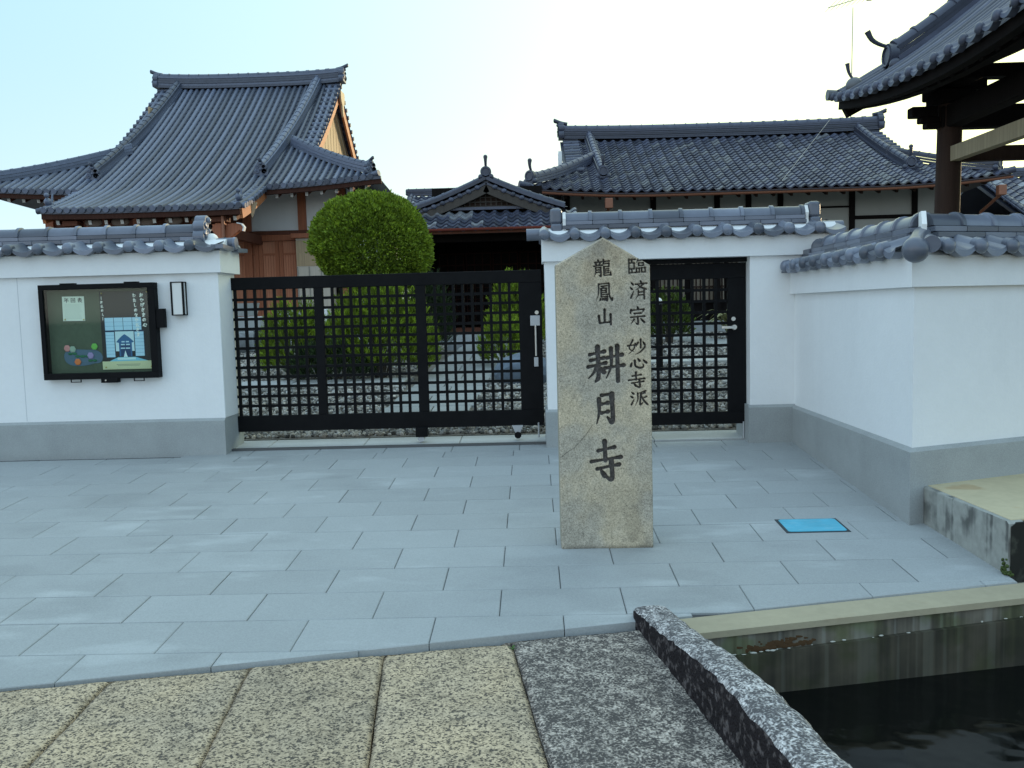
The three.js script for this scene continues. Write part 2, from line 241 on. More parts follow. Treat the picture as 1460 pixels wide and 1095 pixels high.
// canal: kerb strip, stained concrete sides, dark water, far bank
{
  const stain = tex(1024, 2.2, (u, v) => {
    const streak = fbm(u, 0.31, 46, 201, 4), streak2 = tn(u * 150, v * 3, 150, 202), lime = sm(0.60, 0.74, tn(u * 90, v * 1.5, 90, 207) * 0.6 + streak * 0.5);
    const k = lerp(0.05, 0.18, sm(0.3, 0.8, streak * 0.55 + streak2 * 0.12 + fbm(u, v, 14, 209) * 0.4)), moss = sm(0.5, 0.7, fbm(u, v, 12, 205));
    const c = [k * 1.12, k * 1.0, k * 0.78]; const l = lime * 0.55;
    return [lerp(c[0], 0.30, l * 0.6) * (1 - 0.3 * moss), lerp(c[1], 0.31, l * 0.6) * (1 - 0.2 * moss), lerp(c[2], 0.28, l * 0.6) * (1 - 0.45 * moss)];
  });
  const wallM = std({ map: stain, roughness: 0.85 });
  const lowM = std({ map: stain, color: L(0.42, 0.40, 0.34), roughness: 0.7 });
  const q = (s0, s1, o0, o1, y0, y1) => { const a = [alongEdge(s0, o0), alongEdge(s1, o0), alongEdge(s1, o1), alongEdge(s0, o1)]; return prismY(a, y0, y1); };
  const prismY = (p, y0, y1) => prism(p, (x) => y1(x), 3, 0.006).translate(0, 0, 0);
  const cw = new THREE.Group(); cw.name = 'canal_wall'; cw.userData.kind = 'structure'; scene.add(cw);
  const yk = (x) => -0.278 + 0.012 * (x - 0.4);
  const box8 = (s0, s1, o0, o1, y0, y1) => {        // box along the canal between heights given by functions of x
    const pts = [alongEdge(s0, o0), alongEdge(s1, o0), alongEdge(s1, o1), alongEdge(s0, o1)], pos = [];
    for (const f of [y0, y1]) for (const [x, z] of pts) pos.push(x, f(x), z);
    const g = new THREE.BufferGeometry(); g.setAttribute('position', new THREE.Float32BufferAttribute(pos, 3));
    g.setIndex([0, 1, 2, 0, 2, 3, 4, 6, 5, 4, 7, 6, 0, 5, 1, 0, 4, 5, 1, 6, 2, 1, 5, 6, 2, 7, 3, 2, 6, 7, 3, 4, 0, 3, 7, 4]);
    const h = g.toNonIndexed(); h.computeVertexNormals();
    const p = h.attributes.position, uv = new Float32Array(p.count * 2);     // uv: along the canal, height
    for (let i = 0; i < p.count; i++) { uv[i * 2] = p.getX(i) * ED[0] + p.getZ(i) * ED[1]; uv[i * 2 + 1] = p.getY(i) + (p.getX(i) * edgeN[0] + p.getZ(i) * edgeN[1]); }
    h.setAttribute('uv', new THREE.BufferAttribute(uv, 2)); h.userData.ready = true; return h;
  };
  for (const [a, b] of [[0.03, 2.6], [2.606, 5.2], [5.206, 9], [9, 22]]) M('kerb', box8(a, b, 0.004, 0.2, (x) => yk(x) - 0.03, yk), mat.concrete, cw);
  M('upper_wall', box8(0.05, 22, -0.3, 0.186, () => -0.42, (x) => yk(x) - 0.026), wallM, cw);
  M('lower_wall', box8(-14, 22, -0.4, 0.212, () => -1.7, (x) => -0.412 + 0.03 * (x - 0.4)), lowM, cw);
  // the rust and lime crust along the construction joint
  const crust = []; for (let i = 0; i < 30; i++) { const s = Math.pow(rnd(), 1.5) * 3.2 + 0.35, [x, z] = alongEdge(s, 0.205); crust.push(ball(V(x, -0.405 + 0.03 * (x - 0.4) + rr(-0.003, 0.004), z), rr(0.002, 0.005), rr(1, 4), rr(0.5, 1.2), 0.6, 6)); }
  const cr = M('lime_crust', crust, std({ color: L(0.55, 0.54, 0.48), roughness: 1 }), cw); cr.userData.kind = 'stuff';
  const rb = []; for (let i = 0; i < 150; i++) { const c = i % 3 ? 0.62 + 0.2 * (rnd() + rnd() - 1) : 2.7 + 0.6 * (rnd() + rnd() - 1), [x, z] = alongEdge(c, 0.1865); rb.push(ball(V(x, -0.402 + 0.03 * (x - 0.4) + 0.05 * rnd() * rnd() * (i % 3 ? 1 : 0.4), z), rr(0.006, 0.016), rr(1, 2.4), rr(0.4, 0.8), 0.06, 7)); }
  const rst = M('rust_stain', rb, std({ color: L(0.085, 0.045, 0.018), roughness: 1 }), cw); rst.userData.kind = 'stuff';
  structure('canal_bank', box8(-60, 60, 5.0, 5.6, () => -1.7, () => -0.3), lowM);
  structure('water', sheet([alongEdge(-60, 0.1), alongEdge(60, 0.1), alongEdge(60, 5.1), alongEdge(-60, 5.1)], -0.585), new THREE.MeshPhysicalMaterial({ color: L(0.004, 0.0045, 0.004), roughness: 0.08, ior: 1.33, specularIntensity: 0.6, bumpMap: tex(512, 1.6, (u, v) => fbm(u, v, 9, 9, 3), false), bumpScale: 0.006 }));
  // ground beside the forecourt, under the walls and buildings
  structure('wall_footing', sheet([[-60, -8.42], alongEdge(-58, 0), alongEdge(-9, 0), [-9, -8.42]], (x, z) => ground(x, z) - 0.02), soil);
}
// concrete platform right of the forecourt, beside the canal
{
  const t = thing('concrete_platform', 'raised concrete platform at the foot of the street wall, sand coloured top and streaked side', 'platform');
  const c0 = [2.40, -5.60], c1 = [2.432, -4.50], c2 = [9, -5.95], c3 = [9, -8.4];
  const stainSide = std({ map: tex(1024, 1.3, (u, v) => {
    const st = fbm(u, 0.2, 30, 301, 4), d = fbm(u, v, 9, 302, 5), wet = sm(0.30, 0.62, d * 0.62 + st * 0.42 - 0.05), k = 0.33 + 0.12 * (fbm(u, v, 40, 303) - 0.5), dark = 0.055;
    const tp = v < 0.2 ? 1 : sm(0.80, 0.97, v), hv = sm(0.44, 0.62, fbm(u, v, 14, 306) * 0.5 + st * 0.3 + 0.12 * tp) * (0.35 + 0.45 * tp);
    return [lerp(k * 0.98, dark, hv * wet), lerp(k * 1.0, dark * 1.03, hv * wet), lerp(k * 0.92, dark, hv * wet)];
  }), roughness: 0.92 });
  const topM = std({ map: mat.concrete.map, color: L(1.35, 1.34, 1.26), roughness: 0.9 });
  M('slab_top', prism([[c0[0] + 0.03, c0[1] - 0.6], [c0[0] + 0.03, c0[1]], [c1[0] + 0.03, c1[1] - 0.035], c2, c3], (x) => 0.046 + 0.0 * x, 0.02, 0.002), topM, t);
  M('side_face', prism([[c0[0], c0[1] + 0.13], c1, [c1[0] + 0.09, c1[1] - 0.02], [c0[0] + 0.09, c0[1] - 0.6], [c0[0], c0[1] - 0.6]], () => 0.042, 0.4, 0.012), stainSide, t);
  M('canal_face', prism([[c1[0] + 0.012, c1[1] + 0.006], [9, -5.92], [9, -6.3], [c1[0] + 0.09, c1[1] - 0.3]], () => 0.036, 0.6, 0.02), std({ map: tex(512, 1, (u, v) => { const k = 0.012 + 0.03 * sm(0.55, 0.8, fbm(u, v, 18, 311)); return [k, k * 1.02, k * 0.8]; }), roughness: 1 }), t);
  const moss = []; for (let i = 0; i < 60; i++) moss.push(ball(V(2.44 + rr(-0.02, 0.012), -0.235 + rr(0, 0.1) * rnd(), -4.505 + rr(-0.05, 0.02)), rr(0.004, 0.012), 1, 0.8, 1, 6));
  const ms = M('moss', moss, std({ color: L(0.05, 0.075, 0.018), roughness: 1 }), t); ms.userData.kind = 'stuff';
}
// stone bridge the photographer stands on
{
  const t = thing('stone_bridge', 'old granite slab footbridge over the canal, pitted surface and humped granite kerb', 'bridge');
  const J = [[[-3.7, -3.15], [-3.75, -2.5]], [[-3.05, -3.3], [-3.05, -2.6]], [[-2.40, -3.42], [-2.38, -2.7]], [[-1.801, -3.531], [-1.749, -2.822]], [[-1.247, -3.639], [-1.153, -2.807]], [[-0.694, -3.787], [-0.581, -2.792]], [[-0.133, -3.911], [0.022, -2.777]], [[0.50, -4.09], [0.70, -2.76]]];
  const at = (j, z) => { const [a, b] = J[j]; return lerp(a[0], b[0], clamp((z - a[1]) / (b[1] - a[1]), -1, 4.2)); };
  const zEdge = (x) => (edgeC - edgeN[0] * x) / edgeN[1];
  for (let j = 0; j < J.length - 1; j++) {
    // dense slab with a slightly uneven, worn surface and rounded edges
    const nx = 30, nz = 130, pos = [], idx = [], top = rr(-0.004, 0.004);
    for (let i = 0; i <= nz; i++) for (let k = 0; k <= nx; k++) {
      let z = lerp(0, 1, Math.pow(Math.max(0, i - 1) / (nz - 1), 1.7)); z = lerp(-4.25, 2.2, z); const kk = clamp(k - 1, 0, nx - 2) / (nx - 2);
      let xl = at(j, z) + 0.0025 + 0.004 * (tn(z * 9, j, 999, 3) - 0.5), xr = at(j + 1, z) - 0.0025 + 0.004 * (tn(z * 9, j + 1, 999, 4) - 0.5);
      const x = lerp(xl, xr, kk), zc = Math.max(z, zEdge(x) + 0.012 + 0.008 * tn(x * 7, 3, 999, 8));
      const ex = Math.min(x - xl, xr - x), ez = zc - zEdge(x) - 0.02;
      const e = (1 - sm(0, 0.018, ex)) * 0.008 + (1 - sm(0, 0.03, ez)) * 0.012 + (k === 0 || k === nx || i === 0 ? 0.12 : 0);
      pos.push(x, -0.298 + top - e + 0.006 * (tn(x * 6, z * 6, 999, 5) - 0.5) + 0.004 * (tn(x * 31, zc * 31, 999, 6) - 0.5), zc);
    }
    for (let i = 0; i < nz; i++) for (let k = 0; k < nx; k++) { const a = i * (nx + 1) + k, b = a + 1, c = a + nx + 1, d = c + 1; idx.push(a, c, b, b, c, d); }
    const g = new THREE.BufferGeometry(); g.setAttribute('position', new THREE.Float32BufferAttribute(pos, 3)); g.setIndex(idx); g.computeVertexNormals();
    const m = M('bridge_slab', g, j === 6 ? mat.bridgeGrey : mat.bridge[j % 3], t);
    if (j === 6) m.userData.label = 'grey weathered bridge slab next to the kerb';
  }
  M('slab_bed', prism([[-4.4, -3.0], [0.6, -4.02], [0.95, 2.2], [-4.4, 2.2]], () => -0.37, 0.1), mat.joint, t);
  // humped kerb stone
  const nz = 150, sec = 16, pos = [];
  for (let i = 0; i <= nz; i++) {
    const s = i / nz, z = lerp(-4.135, 1.6, Math.pow(s, 1.4));
    const x0 = 0.439 + 0.158 * (z + 4.08) * (z < -2 ? 1 : 1) - 0.012 * Math.max(0, z + 3);
    const hump = lerp(-0.205, -0.085, sm(-4.1, -2.85, z)) - 0.03 * sm(-2, 1, z), nose = 1 - Math.pow(1 - sm(-4.14, -4.0, z), 2.5);
    const tw = 0.145, h = -0.36 + (hump + 0.36) * lerp(0.45, 1, nose);
    const prof = [[0, -0.52], [0.0, -0.36], [0.004, h - 0.05], [0.008, h - 0.02], [0.02, h - 0.006], [0.05, h], [0.09, h + 0.001], [0.125, h - 0.001], [tw, h - 0.008], [tw + 0.02, h - 0.022], [tw + 0.045, h - 0.05], [tw + 0.06, h - 0.085], [tw + 0.07, h - 0.13], [tw + 0.075, h - 0.19], [tw + 0.078, -0.4], [tw + 0.078, -0.62]];
    prof.forEach(([a, b]) => { const nk = lerp(0.85, 1, nose); const w = 0.006 * (tn(z * 9, b * 9 + a * 9, 999, 11) - 0.5) + 0.009 * (tn(z * 38, a * 38 + b * 20, 4000, 12) - 0.5); pos.push(x0 + 0.07 * (1 - nk) + a * nk + w, b + w, z); });
  }
  const strip = (k0, k1, cap) => { const idx = []; for (let i = 0; i < nz; i++) for (let k = k0; k < k1; k++) { const a = i * sec + k, b = a + 1, c = a + sec, d = c + 1; idx.push(a, b, c, b, d, c); } if (cap) for (let k = 1; k < sec - 1; k++) idx.push(0, k + 1, k); const g = new THREE.BufferGeometry(); g.setAttribute('position', new THREE.Float32BufferAttribute(pos, 3)); g.setIndex(idx); g.computeVertexNormals(); return g; };
  const kb = M('kerb_stone', strip(3, 9, false), mat.parapet, t); kb.userData.label = 'pale speckled top of the humped granite kerb';
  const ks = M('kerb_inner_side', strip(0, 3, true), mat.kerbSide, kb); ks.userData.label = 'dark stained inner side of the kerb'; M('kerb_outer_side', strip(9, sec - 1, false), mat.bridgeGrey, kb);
  const wd = []; for (let i = 0; i < 9; i++) { const a = rr(0, 6.3); wd.push(sweep([V(-0.118, -0.32, -3.80), V(-0.118 + Math.cos(a) * 0.012, -0.303, -3.80 + Math.sin(a) * 0.012), V(-0.118 + Math.cos(a) * 0.026, -0.302, -3.80 + Math.sin(a) * 0.026)], [[-0.004, 0], [0.004, 0], [0.003, 0.001], [-0.003, 0.001]], { scale: (k) => 1.2 - k })); }
  tag(M('weed', wd, std({ color: L(0.05, 0.13, 0.02) })), 'tiny green weed growing in the joint between two bridge slabs', 'weed');
}
// manhole cover with its blue lid
{
  const t = thing('manhole_cover', 'bright blue rectangular cover in a dark metal frame set in the paving', 'manhole cover');
  const y = (x, z) => ground(x, z), P = (a, b, c, d) => [[a, c], [b, c], [b, d], [a, d]];
  M('frame', prism(P(1.515, 1.905, -5.535, -5.262), (x, z) => y(x, z) + 0.004, 0.03, 0.002), std({ color: L(0.012, 0.02, 0.028), roughness: 0.5 }), t);
  M('lid', prism([[1.545, -5.519], [1.875, -5.519], [1.888, -5.506], [1.888, -5.29], [1.875, -5.277], [1.545, -5.277], [1.532, -5.29], [1.532, -5.506]], (x, z) => y(x, z) + 0.008, 0.03, 0.002), std({ map: tex(256, 0.5, (u, v) => { const k = 0.84 + 0.24 * fbm(u, v, 8, 5), s = sm(0.62, 0.7, fbm(u * 0.3, v, 30, 6)) * 0.14; return [0.085 * k + s * 0.4, 0.44 * k + s * 0.2, 0.60 * k + s * 0.1]; }), roughness: 0.6 }), t);
}

// ------------------------------------------------------------ boundary walls with tiled copings
structure('side_yard', sheet([[2.36, -8.42], [60, -8.42], [60, -29], [9, -8.2], [2.36, -5.5]], -0.03), soil);
const tilePitch = 0.265;
function eaveTileGeo(w, len, drop) {                       // roll + sagging pan with a crescent lip and a round boss; x along the wall, z outwards
  const rw = 0.088, nx = 16, top = [], lip = [], back = [], ret = [];
  for (let i = 0; i <= nx; i++) {
    const x = w * i / nx, r = x < rw, y = r ? 0.036 * Math.sin(Math.PI * x / rw) : -0.026 * Math.pow(Math.sin(Math.PI * (x - rw) / (w - rw)), 0.8);
    const t = r ? 0.022 : 0.026 + 0.014 * Math.sin(Math.PI * (x - rw) / (w - rw));
    back.push([x, y + drop, 0]); top.push([x, y, len]); lip.push([x, y - t, len + 0.004]); ret.push([x, y - t, len - 0.06]);
  }
  const pos = [], idx = [], n = nx + 1;
  for (const r of [back, top, lip, ret]) for (const p of r) pos.push(...p);
  for (let k = 0; k < 3; k++) for (let i = 0; i < nx; i++) { const a = k * n + i; idx.push(a, a + n, a + 1, a + 1, a + n, a + n + 1); }
  const g = new THREE.BufferGeometry(); g.setAttribute('position', new THREE.Float32BufferAttribute(pos, 3)); g.setIndex(idx);
  const b = ball(V(rw / 2, 0.0, len + 0.004), 0.049, 1, 1, 0.7, 14), roll = cyl(V(rw / 2, 0.004, len - 0.002), V(rw / 2, 0.004 + 0.2 * drop, len * 0.8), 0.045, 0.042, 12);
  const out = merge([uvm(toCreasedNormals(g, 0.6)), uvm(b), uvm(roll)]); out.userData.ready = true; return out;
}
const ridgeTileGeo = (() => {
  const w = tilePitch, a = sweep([V(0, 0, 0), V(w, 0, 0)], [...arc(0.072, 10).map(([p, q]) => [p, q * 1.1])], { crease: 0.9 });
  const c = sweep([V(w - 0.036, 0, 0), V(w - 0.032, 0, 0), V(w - 0.004, 0, 0), V(w, 0, 0)], arc(0.086, 10).map(([p, q]) => [p, q * 1.08]), { scale: (s) => (s < 0.1 || s > 0.9 ? 0.86 : 1), crease: 0.9 });
  const m = merge([a, c]); m.userData.ready = true; return m;
})();
const brickGeo = (() => { const g = uvm(bx(0.002, tilePitch - 0.002, 0, 0.034, -0.5, 0.5, 0.005)); g.userData.ready = true; return g; })();
function scroll(r, turns, w, n = 26) { const pts = []; for (let i = 0; i <= n; i++) { const t = i / n, a = t * turns * 2 * Math.PI, q = r * (1 - 0.82 * t); pts.push(V(0, Math.sin(a) * q, Math.cos(a) * q)); } return new THREE.TubeGeometry(new THREE.CatmullRomCurve3(pts), 40, w, 6, false); }
function onigawara(w, h, d) {                               // cloud-shaped ridge-end tile facing +x, base centre at origin
  const s = new THREE.Shape(); const k = w / 2;
  s.moveTo(-k, 0); s.bezierCurveTo(-k * 1.25, h * 0.2, -k * 1.05, h * 0.36, -k * 0.78, h * 0.4); s.bezierCurveTo(-k * 1.05, h * 0.52, -k * 0.9, h * 0.74, -k * 0.55, h * 0.75);
  s.bezierCurveTo(-k * 0.5, h * 1.02, k * 0.5, h * 1.02, k * 0.55, h * 0.75); s.bezierCurveTo(k * 0.9, h * 0.74, k * 1.05, h * 0.52, k * 0.78, h * 0.4); s.bezierCurveTo(k * 1.05, h * 0.36, k * 1.25, h * 0.2, k, 0); s.lineTo(-k, 0);
  const b = new THREE.ExtrudeGeometry(s, { depth: d, bevelEnabled: true, bevelSize: 0.008, bevelThickness: 0.008, bevelSegments: 2, curveSegments: 8 }).rotateY(Math.PI / 2);
  const f = [];
  for (const z of [-1, 1]) { f.push(scroll(w * 0.19, 1.6, w * 0.055).scale(1, 1, z).translate(d + 0.014, h * 0.27, z * w * 0.27)); f.push(scroll(w * 0.13, 1.3, w * 0.045).scale(1, 1, z).translate(d + 0.014, h * 0.58, z * w * 0.24)); }
  f.push(ball(V(d + 0.012, h * 0.80, 0), w * 0.13), ball(V(d + 0.012, h * 0.42, 0), w * 0.10));
  return { body: b, carving: merge(f.map(uvm)) };
}
const pickI = (list) => list[Math.floor(rnd() * list.length)];
const tileGeoCache = {};
function wallRun(t, o) {                                    // o: O [x,z], dir [dx,dz], len, thk, yPl, yBand, yEave, yTop, from, to, bottom
  const th = Math.atan2(-o.dir[1], o.dir[0]);
  const put = (name, g, m) => { const q = M(name, g, m, t); q.position.set(o.O[0], 0, o.O[1]); q.rotation.y = th; return q; };
  const putAt = (name, g, m, x, y, z, turn = 0, sx = 1, sz = 1) => { const q = M(name, g, m, t); const c = Math.cos(th), s = Math.sin(th); q.position.set(o.O[0] + c * x + s * z, y, o.O[1] - s * x + c * z); q.rotation.y = th + turn; q.scale.set(sx, 1, sz); return q; };
  const zc = -o.thk / 2, len = o.len;
  const P = (f) => (o.path ? o.path : f);
  if (!o.tilesOnly) for (const [a, b] of o.plinth ?? [[0, len]]) put('plinth', sweep(P([V(a, 0, zc), V(b, 0, zc)]), [[-o.thk / 2 - 0.032, -0.6], [o.thk / 2 + 0.032, -0.6], [o.thk / 2 + 0.032, o.yPl - 0.022], [o.thk / 2 + 0.004, o.yPl], [-o.thk / 2 - 0.004, o.yPl], [-o.thk / 2 - 0.032, o.yPl - 0.022]], { crease: 0.3, mitre: true }), mat.plinth);
  if (!o.tilesOnly) for (const [a, b] of o.body ?? [[0, len]]) put('plaster_wall', o.path ? sweep(o.path, [[-o.thk / 2, o.yPl - 0.01], [o.thk / 2, o.yPl - 0.01], [o.thk / 2, o.yBand + 0.01], [-o.thk / 2, o.yBand + 0.01]], { crease: 0.3, mitre: true }) : bx(a, b, o.yPl - 0.01, o.yBand + 0.01, -o.thk, 0, 0.006), mat.plaster);
  const e = o.bandEnd ?? [0, 0];
  if (!o.tilesOnly) put('plaster_band', sweep(P([V(0 - e[0], 0, zc), V(len + e[1], 0, zc)]), [[-o.thk / 2 - 0.04, o.yBand], [o.thk / 2 + 0.04, o.yBand], [o.thk / 2 + 0.04, o.yEave], [0.07, o.yTop - 0.15], [-0.07, o.yTop - 0.15], [-o.thk / 2 - 0.04, o.yEave]], { crease: 0.3, mitre: true }), mat.plaster);
  // eave tiles
  const f = o.from ?? 0, to = o.to ?? len, n = Math.round((to - f) / tilePitch), w = (to - f) / n, hw = o.thk / 2 + 0.115, yF = o.yEave + 0.052, yB = o.yTop - 0.155;
  const key = [w, hw, yB - yF].map((q) => q.toFixed(3)).join(); const g = tileGeoCache[key] ??= eaveTileGeo(w, hw - 0.05, yB - yF);
  for (let i = 0; i < n; i++) { putAt('eave_tile', g, pickI(mat.ibushi), f + i * w, yF, zc + 0.05); if (!o.oneSided) putAt('eave_tile', g, pickI(mat.ibushi), f + (i + 1) * w, yF, zc - 0.05, Math.PI); }
  // ridge: two courses of flat tiles and a row of round tiles with collars
  const r0 = o.r0 ?? f, r1 = o.r1 ?? to, m = Math.max(1, Math.round((r1 - r0) / tilePitch)), p = (r1 - r0) / m, yr = o.yTop - 0.079;
  for (let i = 0; i < m; i++) {
    putAt('ridge_tile', ridgeTileGeo, pickI(mat.ibushi), r0 + i * p, yr, zc, 0, p / tilePitch);
    putAt('ridge_brick', brickGeo, pickI(mat.ibushi), r0 + i * p, yr - 0.038, zc, 0, p / tilePitch, 0.168);
    putAt('ridge_brick', brickGeo, pickI(mat.ibushi), r0 + (i + (i ? 0.5 : 0)) * p, yr - 0.077, zc, 0, (i === 0 ? 1.5 : i === m - 1 ? 0.5 : 1) * p / tilePitch, 0.215);
  }
  return { put, putAt, zc, yr, yF, hw, th };
}
const wWhite = std({ color: L(0.82, 0.83, 0.82), roughness: 0.9 });
// left wall
{
  const t = thing('boundary_wall', 'white plaster wall with grey plinth carrying the notice board, left of the sliding gate', 'wall', [0, 0, 0]);
  const x1 = -2.80, x0 = -8.2;
  const R = wallRun(t, { O: [x0, -7.85], dir: [1, 0], len: x1 - x0, thk: 0.44, yPl: 0.29, yBand: 1.60, yEave: 1.79, yTop: 2.055, bandEnd: [0, 0.04], to: x1 - x0 + 0.03, r1: x1 - x0 - 0.24 });
  const E = x1 - x0, o = onigawara(0.22, 0.25, 0.085);
  const body = R.putAt('ridge_end_ornament', o.body, mat.ibushi[2], E - 0.24, R.yr - 0.09, R.zc); const cv = M('carved_scrolls', o.carving, mat.ibushi[3], body);
  R.put('white_mortar', [ball(V(E - 0.12, R.yr - 0.06, R.zc), 0.07, 0.9, 0.75, 1)], wWhite);
  R.put('end_roll_tile', [cyl(V(E - 0.2, R.yr - 0.11, R.zc), V(E + 0.09, R.yr - 0.105, R.zc), 0.052, 0.054, 16)], mat.ibushi[1]);
  R.put('round_end_cap', [cyl(V(E + 0.086, R.yr - 0.105, R.zc), V(E + 0.108, R.yr - 0.105, R.zc), 0.058, 0.056, 18)], mat.ibushi[3]);
  for (const s of [-1, 1]) { const a = V(E + 0.045, R.yr - 0.16, R.zc + s * 0.055), b = V(E + 0.045, R.yF - 0.015, R.zc + s * R.hw); R.put('verge_tile', [sweep([a, b], rect(0.11, 0.035, -0.02))], mat.ibushi[2]); }
  // fine vertical joint in the plaster and hairline under the band
  R.put('plaster_joint', [bx(3.57, 3.576, 0.3, 1.6, -0.002, 0.0008)], std({ color: L(0.55, 0.56, 0.58) }));
}
// gate wall over the pedestrian door
{
  const t = thing('gate_wall', 'white plaster wall with tiled coping bridging over the small black door, behind the stone pillar', 'wall');
  const O = 0.105;
  const R = wallRun(t, { O: [O, -7.85], dir: [1, 0], len: 2.62, thk: 0.42, yPl: 0.295, yBand: 1.615, yEave: 1.79, yTop: 2.06, plinth: [[0, 0.74], [1.81, 2.3]], body: [[0.02, 0.72], [1.83, 2.62]], from: -0.02, to: 2.63, r0: 0.19, r1: 2.36 });
  const blk = (x, s) => { const q = R.put('ridge_end_ornament', [bx(x - 0.055, x + 0.055, R.yr - 0.03, R.yr + 0.115, R.zc - 0.085, R.zc + 0.085, 0.03), bx(x - 0.05 , x + 0.06, R.yr - 0.115, R.yr - 0.02, R.zc - 0.10, R.zc + 0.10, 0.028)], mat.ibushi[1]); R.put('white_mortar', [sweep([V(x - s * 0.058, R.yr - 0.085, R.zc), V(x - s * 0.085, R.yr - 0.085, R.zc)], [[-0.1, 0], [0.1, 0], [0.09, 0.06], [0.1, 0.1], [0.06, 0.165], [-0.06, 0.165], [-0.1, 0.1], [-0.09, 0.06]])], wWhite); R.put('end_roll_tile', [cyl(V(x, R.yr - 0.105, R.zc), V(x + s * 0.27, R.yr - 0.11, R.zc), 0.05, 0.054, 16)], mat.ibushi[2]); return q; };
  blk(0.135, -1); blk(2.44, 1);
  R.put('door_lintel', [bx(0.72, 1.83, 1.575, 1.612, -0.2, -0.1)], mat.black);
  R.put('white_side_jamb', [bx(0.72, 0.78, 0.0, 1.57, -0.4, -0.06)], mat.plaster);
}
// corner wall: side section along the forecourt and street section along the canal
{
  const t = thing('corner_wall', 'white plaster corner wall with tiled coping, grey plinth, right of the forecourt', 'wall');
  const A = { yPl: 0.285, yBand: 1.273, yEave: 1.462, yTop: 1.735, thk: 0.32 };
  const R1 = wallRun(t, { O: [2.33, -7.95], dir: [0, 1], len: 2.53, ...A, from: -0.12, to: 2.53, r0: 0.30, r1: 2.285, oneSided: true, path: [V(0, 0, -0.16), V(2.293, 0, -0.16), V(2.293 - 6.4 * 0.375, 0, -0.16 - 6.4 * 0.927)] });
  const R2 = wallRun(t, { O: [2.33, -5.42], dir: [0.927, -0.375], len: 6.6, ...A, from: 0.10, to: 6.6, r0: 0.24, r1: 6.6, tilesOnly: true });
  const c = V(2.49, R1.yr, -5.66);                                   // where the two ridges meet
  (M('hip_tile', [cyl(V(2.44, R1.yr - 0.06, -5.58), V(2.275, A.yEave + 0.03, -5.275), 0.055, 0.066, 18), ball(V(2.272, A.yEave + 0.028, -5.27), 0.078, 1, 1, 1, 18)], mat.ibushi[1], t));
  M('hip_side_tile', [cyl(V(2.46, R1.yr - 0.09, -5.55), V(2.345, A.yEave + 0.055, -5.225), 0.04, 0.05, 14)], mat.ibushi[2], t);
  M('white_mortar', [sweep([V(2.437, R1.yr - 0.085, -5.60), V(2.464, R1.yr - 0.085, -5.592)], [[-0.11, 0], [0.11, 0], [0.095, 0.05], [0.105, 0.085], [0.05, 0.17], [-0.05, 0.17], [-0.105, 0.085], [-0.095, 0.05]])], wWhite, t);
  R1.put('end_roll_tile', [cyl(V(0.06, R1.yr - 0.05, R1.zc), V(0.30, R1.yr - 0.02, R1.zc), 0.06, 0.064, 14), ball(V(0.28, R1.yr + 0.01, R1.zc), 0.075, 0.8, 1, 1)], mat.ibushi[0]);
  R1.put('end_bricks', [bx(0.02, 0.30, R1.yr - 0.077, R1.yr - 0.002, R1.zc - 0.1, R1.zc + 0.1, 0.008)], mat.ibushi[0]);
}

